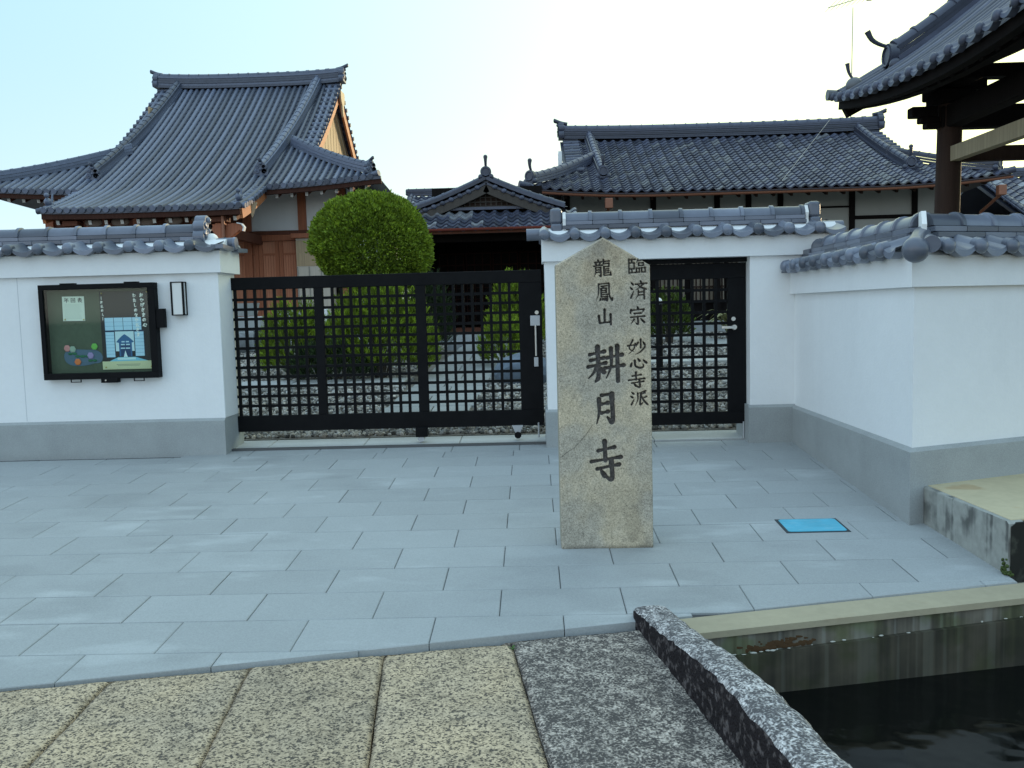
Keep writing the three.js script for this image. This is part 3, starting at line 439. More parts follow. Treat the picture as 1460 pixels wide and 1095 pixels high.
// ------------------------------------------------------------ sliding gate and pedestrian door
const cellBar = (w, d) => { const g = uvm(new THREE.BoxGeometry(w, 1, d)); g.userData.ready = true; return g; };
function lattice(t, x0, x1, y0, y1, z, sx, sy, w = 0.026) {
  const nx = Math.round((x1 - x0) / sx), ny = Math.round((y1 - y0) / sy), gv = cellBar(w, 0.026), gh = cellBar(w, 0.022);
  for (let i = 1; i < nx; i++) { const b = M('lattice_bar', gv, mat.black, t); b.scale.y = y1 - y0; b.position.set(lerp(x0, x1, i / nx), (y0 + y1) / 2, z); }
  for (let i = 1; i < ny; i++) { const b = M('lattice_bar', gh, mat.black, t); b.rotation.z = Math.PI / 2; b.scale.y = x1 - x0; b.position.set((x0 + x1) / 2, lerp(y0, y1, i / ny), z - 0.002); }
}
{
  const t = thing('sliding_gate', 'wide black lattice sliding gate on wheels between the two white wall ends', 'gate', [-1.4, 0, -8.2]);
  const b = (n, x0, x1, y0, y1, d = 0.05, r = 0.005) => M(n, bx(x0 + 1.4, x1 + 1.4, y0, y1, -d / 2, d / 2, r), mat.black, t);
  b('top_rail', -3.05, 0.095, 1.447, 1.562); b('bottom_rail', -3.05, 0.095, 0.112, 0.262, 0.056);
  b('stile', -3.05, -2.96, 0.262, 1.447); b('stile', -2.03, -1.945, 0.262, 1.447, 0.048); b('stile', -1.08, -0.985, 0.262, 1.447, 0.048); b('stile', -0.118, 0.095, 0.262, 1.447, 0.048);
  lattice(t, -2.96 + 1.4, -2.03 + 1.4, 0.262, 1.447, 0, 0.0905, 0.0945); lattice(t, -1.945 + 1.4, -1.08 + 1.4, 0.262, 1.447, 0, 0.0905, 0.0945); lattice(t, -0.985 + 1.4, -0.118 + 1.4, 0.262, 1.447, 0, 0.0905, 0.0945);
  M('lock_plate', bx(1.385, 1.475, 1.045, 1.14, 0.026, 0.038, 0.004), mat.galv, t);
  M('pull_bar', [cyl(V(1.432, 0.77, 0.045), V(1.432, 1.05, 0.045), 0.009), bx(1.425, 1.439, 0.765, 0.775, 0.02, 0.05), bx(1.425, 1.439, 1.03, 1.04, 0.02, 0.05)], mat.steel, t);
  M('drop_bolt_plate', bx(1.412, 1.452, 0.665, 0.752, 0.026, 0.036, 0.003), mat.galv, t);
  M('keyhole', [cyl(V(1.447, 1.168, 0.02), V(1.447, 1.168, 0.034), 0.018, 0.018, 16)], mat.steel, t);
  M('drop_bolt', [cyl(V(1.44, 0.0, 0.04), V(1.44, 0.14, 0.04), 0.008)], mat.galv, t);
  for (const [x, w] of [[-1.05, 0.1], [-0.16, 0.0]]) {
    if (w) { M('wheel_bracket', [bx(x - 0.06 + 1.4, x + 0.05 + 1.4, 0.035, 0.125, 0.02, 0.11, 0.006)], mat.black, t); M('wheel', [cyl(V(x + 1.39, 0.02, 0.02), V(x + 1.39, 0.02, 0.10), 0.03, 0.03, 18)], mat.galv, t); }
    else { const s = new THREE.Shape(); s.moveTo(-0.05, 0.12); s.lineTo(0.055, 0.12); s.lineTo(0.02, 0.035); s.lineTo(-0.012, 0.035); s.lineTo(-0.05, 0.12); M('wheel_bracket', new THREE.ExtrudeGeometry(s, { depth: 0.02, bevelEnabled: false }).translate(x + 1.4, 0, 0.04), mat.galv, t); M('wheel', [cyl(V(x + 1.405, 0.028, 0.02), V(x + 1.405, 0.028, 0.07), 0.032, 0.032, 18)], mat.black, t); }
  }
  M('floor_guide', bx(-1.56, -1.4, 0.03, 0.10, -0.02, 0.05, 0.004), mat.black, t);
}
{
  const t = thing('pedestrian_door', 'small black lattice door with lever handle set in the gate wall, right of the stone pillar', 'door', [1.36, 0, -8.0]);
  const b = (n, x0, x1, y0, y1, d = 0.045) => M(n, bx(x0 - 1.36, x1 - 1.36, y0, y1, -d / 2, d / 2, 0.004), mat.black, t);
  b('top_rail', 0.79, 1.93, 1.43, 1.568); b('bottom_rail', 0.79, 1.93, 0.112, 0.225); b('stile', 0.79, 0.93, 0.225, 1.43); b('stile', 1.768, 1.93, 0.225, 1.43);
  lattice(t, 0.93 - 1.36, 1.768 - 1.36, 0.225, 1.43, 0, 0.104, 0.1);
  M('lock_cylinder', [cyl(V(0.457, 1.065, 0.015), V(0.457, 1.065, 0.032), 0.019, 0.019, 16)], mat.steel, t);
  M('lever_handle', [cyl(V(0.462, 0.99, 0.015), V(0.462, 0.99, 0.05), 0.026, 0.022, 18), sweep([V(0.462, 0.99, 0.058), V(0.40, 0.99, 0.062), V(0.345, 0.992, 0.058)], [[-0.009, -0.011], [0.009, -0.011], [0.009, 0.011], [-0.009, 0.011]])], mat.steel, t);
  M('drop_bolt', [cyl(V(0.545, -0.02, 0.03), V(0.545, 0.13, 0.03), 0.008)], mat.galv, t);
}

// ------------------------------------------------------------ brush lettering: strokes in a 100 x 100 box; h level, v upright, t tapering, d swelling
const bxs = (a, b, c, d) => `v${a},${b} ${a},${d} h${a},${b} ${c},${b} v${c},${b} ${c},${d} h${a},${d} ${c},${d} `;
const WATER = 'd10,10 22,22 d4,36 16,46 r8,92 24,56 ';
const GLYPH = {
  臨: 'v10,8 10,92 h10,10 44,8 h10,90 46,88 v38,30 38,66 h12,30 38,29 h12,66 38,65 v26,10 26,29 v26,66 26,88 t62,2 50,28 h56,17 95,14 ' + bxs(62, 30, 88, 46) + bxs(50, 62, 66, 86) + bxs(78, 60, 97, 86),
  済: WATER + 'd62,1 66,11 h34,20 97,15 t80,17 58,36 34,50 d46,22 66,36 94,47 t50,52 48,76 34,98 v82,50 82,99 h50,62 80,61 h50,77 80,76',
  宗: 'd48,1 54,13 v12,18 8,36 h12,21 88,16 t88,16 78,34 h30,39 70,36 h10,58 92,53 v51,56 51,95 38,88 t30,68 12,92 d68,66 90,86',
  妙: 't30,6 12,60 38,82 t44,30 34,64 6,94 h2,42 50,35 v72,3 72,56 t58,22 48,48 d84,18 95,38 t95,50 70,82 42,98',
  心: 'd14,48 8,80 v30,32 36,78 60,92 78,84 77,62 d48,16 58,36 d78,28 96,52',
  寺: 'v46,1 48,48 h26,24 76,16 h4,50 96,40 h22,68 90,58 v66,46 66,94 44,84 d34,72 46,86',
  派: WATER + 't88,3 50,17 t44,17 44,60 30,98 v62,22 58,94 72,80 t84,14 60,28 t92,40 66,54 d64,34 76,64 99,94',
  龍: 'd26,1 30,11 h8,18 48,14 d15,21 19,31 d40,18 34,31 h3,38 52,33 t14,46 14,72 5,99 h14,47 42,45 v42,45 42,96 33,90 h16,60 40,59 h16,74 40,72 v58,2 58,24 h58,13 90,10 h58,26 88,23 v88,23 88,41 h58,42 88,40 v60,41 60,88 h60,90 98,88 v98,89 97,74 h68,55 86,53 h68,66 86,64 h68,77 86,75',
  鳳: 't20,7 18,60 3,99 h20,8 80,4 v80,5 83,72 98,96 99,80 h34,20 68,17 d50,21 44,30 v34,32 34,76 h34,32 64,30 v64,30 64,54 h36,43 62,42 h36,54 62,53 h34,65 72,63 h34,76 70,74 v70,74 68,97 57,92 d31,83 27,94 d40,83 42,92 d49,83 52,92 d58,81 62,90',
  山: 'v49,4 49,80 v13,42 19,86 h19,86 86,80 v86,34 87,95',
  耕: 'h8,24 47,16 h10,40 45,34 h3,58 50,48 v29,3 29,90 22,99 t27,57 18,74 3,90 d31,58 46,74 h54,34 95,26 h48,62 99,55 t65,8 65,56 52,90 v82,2 83,99',
  月: 't18,20 18,64 6,98 h32,8 80,4 v80,4 80,94 58,78 h30,36 60,32 h30,64 60,60',
  年: 't30,4 10,34 h26,20 84,18 h28,42 80,40 v28,42 28,62 h6,64 96,62 v56,18 56,98', 回: bxs(12, 12, 88, 90) + bxs(34, 36, 66, 66),
  表: 'h22,16 80,14 h26,30 76,28 h10,46 92,44 v50,4 50,46 t46,48 8,78 v32,60 32,92 48,82 t84,54 64,66 d48,48 62,74 94,92',
  お: 'h12,30 54,26 v34,8 34,72 20,84 12,72 34,54 64,50 74,66 62,84 d70,20 84,34', か: 'h10,34 58,28 56,74 44,84 t36,8 14,86 d72,26 88,50',
  げ: 'v18,12 14,60 22,86 h36,34 86,30 v64,10 64,60 48,90 d78,6 84,14 d90,2 96,10', さ: 'h14,30 84,24 v44,6 66,54 v66,54 40,50 22,66 30,84 64,88',
  ま: 'h20,24 80,22 h22,44 78,42 v50,6 50,76 34,88 22,78 40,68 80,86', の: 'v52,24 40,72 22,76 14,56 30,28 60,20 84,40 82,64 58,86',
  わ: 'v28,8 28,92 h8,28 40,26 10,72 50,36 78,34 86,58 60,86', た: 'h10,30 56,26 v36,8 14,90 h54,48 84,46 v52,68 56,84 88,84', し: 'v34,8 32,68 48,88 84,70',
  な: 'h10,28 52,24 v34,8 16,50 d70,22 86,34 v60,40 62,78 46,88 38,76 54,68 84,86', 仏: 't34,6 8,46 v24,32 24,94 t70,10 46,84 84,78 d80,58 92,90', 人: 't52,8 46,46 10,90 d50,40 64,70 92,90', '|': 'v50,5 50,95',
};
function brush(ctx, ch, x, y, w, h, width) {             // draws with round dabs of changing size
  for (const st of GLYPH[ch].match(/[hvtdr][^hvtdr]+/g)) {
    const k = st[0], pts = st.slice(1).trim().split(/\s+/).map((p) => p.split(',').map(Number)), N = 60;
    const c = new THREE.CatmullRomCurve3(pts.map(([a, b]) => V(a, b, 0)), false, 'centripetal');
    for (let i = 0; i <= N; i++) {
      const t = i / N, p = pts.length > 2 && k !== 'h' ? c.getPoint(t) : (() => { const f = t * (pts.length - 1), j = Math.min(pts.length - 2, Math.floor(f)), q = f - j; return { x: lerp(pts[j][0], pts[j + 1][0], q), y: lerp(pts[j][1], pts[j + 1][1], q) }; })();
      let r = k === 'h' ? 0.66 + 0.32 * Math.pow(Math.abs(2 * t - 1), 2) + (t > 0.93 ? 0.12 : 0) : k === 'v' ? 1.0 + 0.18 * (t < 0.1 ? 1 : 0) + (t > 0.9 ? 0.02 : 0) : k === 't' ? 1.12 - 0.86 * t : k === 'r' ? 1.15 - 0.75 * t : 0.45 + 0.75 * Math.sin(Math.PI * Math.min(1, t * 0.62 + 0.05));
      if (k === 'v' && pts.length > 2) r *= 1.08 - 0.55 * Math.max(0, t - 0.6) / 0.4;
      ctx.beginPath(); ctx.ellipse(x + p.x / 100 * w, y + p.y / 100 * h, Math.max(0.4, width * r * 0.5), Math.max(0.4, width * r * 0.46), -0.5, 0, 7); ctx.fill();
    }
  }
}
// ------------------------------------------------------------ inscribed stone pillar
{
  const CW = 576, CH = 1940, cv = document.createElement('canvas'); cv.width = CW; cv.height = CH; const cx = cv.getContext('2d');
  cx.fillStyle = '#000'; cx.fillRect(0, 0, CW, CH); cx.fillStyle = '#fff';
  const S = CW / 0.54;                                      // canvas pixels per metre; the canvas starts at the foot
  const X = (px, py) => (px - (792 + (py - 372) * 0.0165)) / 133.5 * CW, Y = (py) => CH - (784 - py) / 446.5 * 1.81 * S;
  const put = (ch, x0, x1, y0, y1, wd) => { const a = X(x0, y0), b = X(x1, y0), c = Y(y0), d = Y(y1), m = wd * 0.5; brush(cx, ch, a + m, c + m, b - a - wd, d - c - wd, wd); };
  put('龍', 844, 871.5, 367, 394, 9.5); put('鳳', 847, 873.5, 399.5, 428, 9.5); put('山', 848.5, 874.5, 436, 462.5, 13.5);
  put('耕', 833, 891.5, 486.5, 544, 26); put('月', 844.5, 880.5, 553.5, 605, 27); put('寺', 837, 889, 622.5, 688.5, 27);
  put('臨', 891.8, 920, 366.5, 391.5, 9); put('済', 895, 922.5, 398, 426.5, 9.5); put('宗', 894.6, 921, 434, 462.8, 10.5);
  put('妙', 892, 921, 480, 505, 11); put('心', 895, 923, 505, 525, 12); put('寺', 893, 920.5, 527, 552.5, 11.5); put('派', 896, 924, 553.5, 577.5, 10.5);
  const im = cx.getImageData(0, 0, CW, CH).data, mask = new Float32Array(CW * CH);
  for (let i = 0; i < CW * CH; i++) mask[i] = im[i * 4] / 255;
  const depth = new Float32Array(mask);                      // rounded V of the cut: blur inside the mask
  const blur = (src, r) => { const o = new Float32Array(src.length), q = new Float32Array(src.length); for (let y = 0; y < CH; y++) { let s = 0; for (let x = -r; x < CW; x++) { s += src[y * CW + Math.min(CW - 1, x + r)] - (x - r - 1 >= 0 ? src[y * CW + x - r - 1] : 0); if (x >= 0) o[y * CW + x] = s / (2 * r + 1); } } for (let x = 0; x < CW; x++) { let s = 0; for (let y = -r; y < CH; y++) { s += o[Math.min(CH - 1, y + r) * CW + x] - (y - r - 1 >= 0 ? o[(y - r - 1) * CW + x] : 0); if (y >= 0) q[y * CW + x] = s / (2 * r + 1); } } return q; };
  const b5 = blur(mask, 4), b2 = blur(mask, 1);
  for (let i = 0; i < depth.length; i++) depth[i] = mask[i] > 0.02 ? b5[i] * b2[i] : 0;
  // hairline crack below the sixth character
  const crack = (u, v) => { const px = u * 133.5, py = 784 - v * 446.5 * (CH / (1.81 * S)); let best = 9; const P = [[2, 648], [12, 640], [22, 634], [33, 622], [40, 614], [48, 602]]; for (let i = 0; i < P.length - 1; i++) { const [ax, ay] = P[i], [bx2, by] = P[i + 1], t = clamp(((px - ax) * (bx2 - ax) + (py - ay) * (by - ay)) / ((bx2 - ax) ** 2 + (by - ay) ** 2), 0, 1); best = Math.min(best, Math.hypot(px - lerp(ax, bx2, t) - 1.1 * (tn(py, px, 999, 3) - 0.5), py - lerp(ay, by, t))); } return best; };
  const col = new Uint8Array(CW * CH * 4), enc = (q) => { q = clamp(q, 0, 1); return Math.round(255 * (q < 0.0031308 ? q * 12.92 : 1.055 * Math.pow(q, 1 / 2.4) - 0.055)); };
  for (let y = 0; y < CH; y++) for (let x = 0; x < CW; x++) {
    const i = y * CW + x, u = x / CW, v = 1 - y / CH, o = ((CH - 1 - y) * CW + x) * 4;
    const k = fbm(u * 0.35, v, 9, 401), k2 = fbm(u * 0.4, v * 1.2, 30, 402), g = hash(x >> 1, y >> 1, 3), g3 = hash(x / 3 | 0, y / 3 | 0, 8);
    const g5 = tn(x / 5, y / 5, 9999, 21), g9 = tn(x / 9, y / 9, 9999, 22);
    const pale = 0.72 + 0.30 * k + 0.24 * (k2 - 0.5) + 0.22 * (g - 0.5) + 0.42 * (g5 - 0.5) + 0.22 * (g9 - 0.5);
    const dk = (g3 > 0.945 ? 0.55 : 0) * (0.5 + k2) + (hash(x / 5 | 0, y / 5 | 0, 11) > 0.965 ? 0.75 * (0.4 + g5) : 0);
    const low = sm(0.34, 0.0, v) * sm(0.35, 0.65, fbm(u * 0.4, v, 16, 405)) * (0.25 + 0.5 * u), top = sm(0.72, 0.95, v) * sm(0.4, 0.62, fbm(u * 0.4, v, 14, 409)) * 0.55, foot = sm(0.02, 0.0, v) * 0.6;
    const warm = sm(0.35, 0.7, k);
    let c = [lerp(0.50, 0.55, warm), lerp(0.45, 0.465, warm), lerp(0.365, 0.335, warm)].map((q, j) => q * pale * (1 - 0.62 * dk) * (1 - 0.42 * low) * (1 - [0.34, 0.38, 0.40][j] * top) * (1 - foot));
    const cr = crack(u, v); if (cr < 1.1) c = c.map((q) => q * lerp(0.35, 1, cr / 1.1));
    const d = Math.min(1, mask[i] * (0.93 + 0.07 * b5[i])) * (0.94 + 0.06 * k2); c = c.map((q, j) => lerp(q, [0.058, 0.052, 0.05][j] * (0.5 + 1.1 * g5 * k2 + 0.9 * g9), d));
    col[o] = enc(c[0]); col[o + 1] = enc(c[1]); col[o + 2] = enc(c[2]); col[o + 3] = 255;
  }
  const tx = new THREE.DataTexture(col, CW, CH, THREE.RGBAFormat); tx.colorSpace = THREE.SRGBColorSpace; tx.magFilter = THREE.LinearFilter; tx.minFilter = THREE.LinearMipmapLinearFilter; tx.generateMipmaps = true; tx.needsUpdate = true;
  const stone = std({ map: tx, roughness: 0.93 });
  const t = thing('stone_pillar', 'tall pale granite pillar with pointed top and engraved dark characters, standing on the forecourt', 'stone pillar', [0.412, ground(0, -5.05) - 0.006, -5.05]);
  const HW = 0.27, topY = (x) => 1.655 + (1.812 - 1.655) * (1 - Math.abs(x - 0.004) / HW) - 0.02 * (x / HW) * 0.5;
  const nx = 180, ny = 560, pos = [], uv = [], idx = [];
  for (let j = 0; j <= ny; j++) for (let i = 0; i <= nx; i++) {
    const x = lerp(-HW, HW, i / nx), y = topY(x) * j / ny, px = Math.round((x + HW) / (2 * HW) * (CW - 1)), py = clamp(Math.round(CH - 1 - y * S), 0, CH - 1), e = Math.min(x + HW, HW - x, topY(x) - y);
    const z = 0.0016 * (tn(x * 40, y * 40, 999, 1) - 0.5) + 0.001 * (tn(x * 150, y * 150, 9999, 2) - 0.5) - 0.017 * depth[py * CW + px] - 0.007 * (1 - sm(0, 0.012, e)) - (i === 0 || i === nx || j === ny ? 0.02 : 0);
    pos.push(x, y, z); uv.push((x + HW) / (2 * HW), y * S / CH);
  }
  for (let j = 0; j < ny; j++) for (let i = 0; i < nx; i++) { const a = j * (nx + 1) + i, b = a + 1, c = a + nx + 1, d = c + 1; idx.push(a, b, c, b, d, c); }
  const g = new THREE.BufferGeometry(); g.setAttribute('position', new THREE.Float32BufferAttribute(pos, 3)); g.setAttribute('uv', new THREE.Float32BufferAttribute(uv, 2)); g.setIndex(idx); g.computeVertexNormals(); g.userData.ready = true;
  const ff = M('inscribed_face', g, stone, t); ff.userData.label = 'front face with engraved characters';
  const s = new THREE.Shape(); s.moveTo(-HW, -0.3); s.lineTo(HW, -0.3); s.lineTo(HW, topY(HW)); s.lineTo(0.004, topY(0.004)); s.lineTo(-HW, topY(-HW)); s.lineTo(-HW, -0.3);
  const shaft = new THREE.ExtrudeGeometry(s, { depth: 0.19, bevelEnabled: false }).translate(0, 0, -0.2125);
  M('shaft', shaft, std({ map: tex(512, 0.7, (u, v) => { const k = 0.85 + 0.3 * fbm(u, v, 8, 3) + 0.2 * (speck(u, v, 256, 3) - 0.5); return [0.31 * k, 0.285 * k, 0.215 * k]; }), roughness: 0.93 }), t);
}
// ------------------------------------------------------------ notice board and wall lamp
{
  const W = 1.045, H = 0.85, t = thing('notice_board', 'black framed glass notice board with posters on the left white wall', 'notice board', [-3.875, 1.10, -7.85]);
  const x0 = -W / 2, x1 = W / 2, y0 = -H / 2, y1 = H / 2, d = 0.085, f = mat.black;
  M('frame', [bx(x0, x1, y1 - 0.045, y1, 0, d, 0.004), bx(x0, x1, y0, y0 + 0.055, 0, d, 0.004), bx(x0, x0 + 0.04, y0 + 0.055, y1 - 0.045, 0, d, 0.004), bx(x1 - 0.062, x1, y0 + 0.055, y1 - 0.045, 0, d, 0.004)], f, t);
  M('back_panel', bx(x0 + 0.03, x1 - 0.05, y0 + 0.04, y1 - 0.03, 0.004, 0.012), std({ map: tex(256, 1.3, (u, v) => { const k = 0.8 + 0.3 * fbm(u, v, 60, 3) + 0.2 * fbm(u, v, 3, 6); return [0.075 * k, 0.095 * k, 0.065 * k]; }), roughness: 0.95 }), t);
  M('glass_pane', bx(x0 + 0.04, x1 - 0.062, y0 + 0.055, y1 - 0.045, d - 0.018, d - 0.014), new THREE.MeshPhysicalMaterial({ transmission: 1, thickness: 0, roughness: 0.02, ior: 1.5, specularIntensity: 0.4, color: L(0.93, 0.97, 0.95), side: THREE.DoubleSide }), t);
  M('hinge', bx(-0.33, -0.2, y1, y1 + 0.012, 0.02, 0.07), f, t); M('hinge', bx(0.25, 0.37, y1, y1 + 0.012, 0.02, 0.07), f, t);
  M('side_latch', bx(x1, x1 + 0.075, 0.02, 0.19, 0.02, 0.075, 0.004), f, t);
  M('bottom_latch', bx(0.0, 0.15, y0 - 0.035, y0 + 0.005, 0.03, d + 0.01, 0.004), f, t);
  M('latch_screw', [cyl(V(0.045, y0 - 0.012, d + 0.008), V(0.045, y0 - 0.012, d + 0.014), 0.007)], mat.steel, t);
  const loop = (x) => [bx(x, x + 0.095, y0 - 0.028, y0 - 0.022, d - 0.03, d - 0.02), bx(x, x + 0.006, y0 - 0.028, y0, d - 0.03, d - 0.02), bx(x + 0.089, x + 0.095, y0 - 0.028, y0, d - 0.03, d - 0.02)];
  M('pull_loop', loop(-0.29), f, t); M('pull_loop', loop(0.285), f, t);
  const canvasMat = (w, h, draw) => { const c = document.createElement('canvas'); c.width = w; c.height = h; draw(c.getContext('2d'), w, h); const q = new THREE.CanvasTexture(c); q.colorSpace = THREE.SRGBColorSpace; return std({ map: q, roughness: 0.55 }); };
  const card = (name, cx0, cx1, cy0, cy1, z, m, tilt = 0) => { const g = new THREE.BoxGeometry(cx1 - cx0, cy1 - cy0, 0.002); g.userData.ready = true; const q = M(name, g, m, t); q.position.set((cx0 + cx1) / 2, (cy0 + cy1) / 2, z); q.rotation.z = tilt; return q; };
  const sheet1 = card('memorial_year_sheet', -0.345, -0.145, 0.10, 0.32, 0.016, canvasMat(400, 440, (c, w, h) => { c.fillStyle = '#dfe5d8'; c.fillRect(0, 0, w, h); c.fillStyle = '#15201c'; ['年', '回', '表'].forEach((ch, i) => brush(c, ch, 30 + i * 122, 26, 92, 84, 11)); c.fillStyle = '#b9c3b8'; for (let i = 0; i < 16; i++) c.fillRect(34, 140 + i * 17, 330 - (i * 53) % 60, 4); }), -0.012);
  sheet1.userData.label = 'white sheet with brush heading';
  const poster = card('temple_poster', -0.005, 0.45, -0.335, 0.355, 0.017, canvasMat(640, 970, (c, w, h) => {
    c.fillStyle = '#15171d'; c.fillRect(0, 0, w, h); c.fillStyle = '#1d2029'; c.fillRect(360, 0, 240, 120);
    const gr = (x, y, ww, hh, nx, ny) => { c.fillStyle = '#b8dcf2'; c.fillRect(x, y, ww, hh); c.fillStyle = '#5d8db1'; for (let i = 0; i <= ny; i++) c.fillRect(x, y + hh * i / ny - 1.5, ww, 3); c.fillStyle = '#23476c'; for (let i = 0; i <= nx; i++) c.fillRect(x + ww * i / nx - 3, y, 6, hh); };
    gr(48, 330, 470, 160, 4, 3); gr(48, 510, 115, 320, 1, 8); gr(420, 510, 120, 310, 1, 7);
    c.fillStyle = '#102b4e'; c.fillRect(48, 490, 492, 20); c.fillStyle = '#cfe6ef'; c.fillRect(172, 505, 240, 250);
    c.fillStyle = '#2d6496'; c.beginPath(); c.moveTo(180, 640); c.quadraticCurveTo(240, 570, 292, 540); c.quadraticCurveTo(350, 575, 410, 640); c.lineTo(380, 650); c.lineTo(380, 820); c.lineTo(215, 820); c.lineTo(215, 650); c.fill();
    c.fillStyle = '#123a68'; c.fillRect(235, 660, 125, 160); c.fillStyle = '#bcdcec'; for (const [a, b, d2] of [[250, 628, 40], [305, 628, 40], [240, 664, 50], [305, 664, 50], [236, 710, 55], [300, 710, 55]]) c.fillRect(a, b, d2, 16);
    c.fillStyle = '#d9ecf2'; c.beginPath(); c.moveTo(292, 745); c.lineTo(325, 850); c.lineTo(262, 850); c.fill(); c.fillStyle = '#0c2038'; c.beginPath(); c.ellipse(294, 845, 26, 16, 0, 0, 7); c.fill();
    c.fillStyle = '#7fc4dd'; c.beginPath(); c.moveTo(0, 930); c.quadraticCurveTo(110, 860, 200, 830); c.lineTo(420, 830); c.quadraticCurveTo(540, 870, 640, 900); c.lineTo(640, 970); c.lineTo(0, 970); c.fill(); c.fillStyle = '#cfe9ee'; c.fillRect(185, 838, 235, 26);
    c.fillStyle = '#f2f3ee'; [...'おかげさまの心'].forEach((g2, i) => brush(c, g2, 512 + i * 4, 28 + i * 62, 52, 54, 10)); [...'わたしのなか仏さま'].forEach((g2, i) => brush(c, g2, 424 + i * 3, 30 + i * 62, 46, 50, 9)); [...'|お仏の人|'].forEach((g2, i) => brush(c, g2, 8 + i, 60 + i * 52, 34, 40, 6.5));
  }));
  poster.userData.label = 'dark blue poster with white brush lettering';
  card('poster_footer', -0.01, 0.455, -0.345, -0.272, 0.0205, canvasMat(512, 80, (c, w, h) => { c.fillStyle = '#cfd0a8'; c.fillRect(0, 0, w, h); c.fillStyle = '#7c8478'; c.fillRect(140, 30, 240, 5); c.fillRect(150, 42, 220, 4); }));
  // felt pond with paper flowers
  const pond = new THREE.Shape(); pond.moveTo(-0.36, -0.22); pond.bezierCurveTo(-0.36, -0.12, -0.2, -0.17, -0.1, -0.16); pond.bezierCurveTo(0.02, -0.17, 0.02, -0.3, -0.08, -0.285); pond.bezierCurveTo(-0.16, -0.31, -0.36, -0.34, -0.36, -0.22);
  M('felt_pond', new THREE.ExtrudeGeometry(pond, { depth: 0.004, bevelEnabled: false }).translate(0, 0, 0.013), std({ color: L(0.095, 0.15, 0.22), roughness: 1 }), t);
  for (const [x, y, c] of [[-0.325, -0.145, [0.62, 0.27, 0.26]], [-0.275, -0.155, [0.33, 0.42, 0.34]], [-0.075, -0.135, [0.18, 0.50, 0.10]], [-0.115, -0.215, [0.35, 0.27, 0.5]], [-0.235, -0.27, [0.72, 0.20, 0.07]]]) { const p = []; for (let i = 0; i < 6; i++) p.push(ball(V(x + Math.cos(i * 1.05) * 0.014, y + Math.sin(i * 1.05) * 0.014, 0.022), 0.017, 1, 1, 0.35, 8)); M('paper_flower', p, std({ color: L(...c), roughness: 1 }), t); }
  const lv = []; for (const [x, y] of [[-0.28, -0.195], [-0.1, -0.26], [-0.215, -0.22], [-0.165, -0.22]]) for (const s of [-1, 1]) lv.push(ball(V(x + s * 0.02, y, 0.02), 0.017, 1.3, 0.7, 0.25, 7)); M('felt_leaf', lv, std({ color: L(0.03, 0.15, 0.08), roughness: 1 }), t);
  const pin = std({ color: L(0.5, 0.4, 0.1), roughness: 0.4 }); for (const [x, y] of [[0.02, 0.34], [0.43, 0.345], [-0.325, 0.115], [-0.155, 0.11], [0.02, -0.325], [0.435, -0.325]]) M('push_pin', [ball(V(x, y, 0.024), 0.007, 1, 1, 1, 8)], pin, t);
}
{
  const t = thing('wall_lamp', 'slim rectangular wall lamp, white panels in a black frame, beside the notice board', 'lamp', [-3.15, 1.375, -7.85]);
  const h = 0.148, d = 0.075, w = 0.058;
  M('white_diffuser', bx(-w + 0.006, w - 0.006, -h + 0.005, h - 0.005, 0.002, d - 0.006), std({ color: L(0.72, 0.72, 0.7), roughness: 0.4 }), t);
  M('frame', [bx(-w - 0.002, -w + 0.014, -h, h, 0, d, 0.002), bx(w - 0.016, w, -h, h, d - 0.02, d, 0.002), bx(w - 0.006, w + 0.002, -h, h, 0, 0.014, 0.001), bx(-w, w, h - 0.007, h + 0.002, 0, d, 0.002), bx(-w, w, -h - 0.002, -h + 0.007, 0, d, 0.002)], mat.black, t);
}

// ------------------------------------------------------------ tiled roofs
const ready = (g) => { g.userData.ready = true; return g; };
const noFog = 0;
function ridgeStack(t, pts, { w = 0.3, h = 0.35, n = 4, r = 0.09, mats, collar = 0.3, names = ['ridge_course', 'ridge_cap'] }) {
  const ch = h / n;
  for (let i = 0; i < n; i++) { const ww = w * (1 - 0.3 * i / n) * (i % 2 ? 0.94 : 1.04); M(names[0], sweep(pts.map((p) => p.clone().add(V(0, i * ch, 0))), rect(ww, ch - 0.012, 0), { crease: 0.4 }), pickI(mats), t); }
  const cp = pts.map((p) => p.clone().add(V(0, h - 0.01, 0))), cs = [sweep(cp, [[-r, -0.01], [r, -0.01], ...arc(r, 8)], { crease: 0.9 })];
  const cv = new THREE.CatmullRomCurve3(cp), len = cv.getLength(), k = Math.floor(len / collar);
  for (let i = 0; i < k; i++) { const a = cv.getPointAt(i / k), b = cv.getPointAt(Math.min(1, (i * collar + 0.05) / len)); cs.push(sweep([a, b], [[-r * 1.14, -0.01], [r * 1.14, -0.01], ...arc(r * 1.16, 8)], { crease: 0.9 })); }
  return M(names[1], ready(merge(cs)), pickI(mats), t);
}
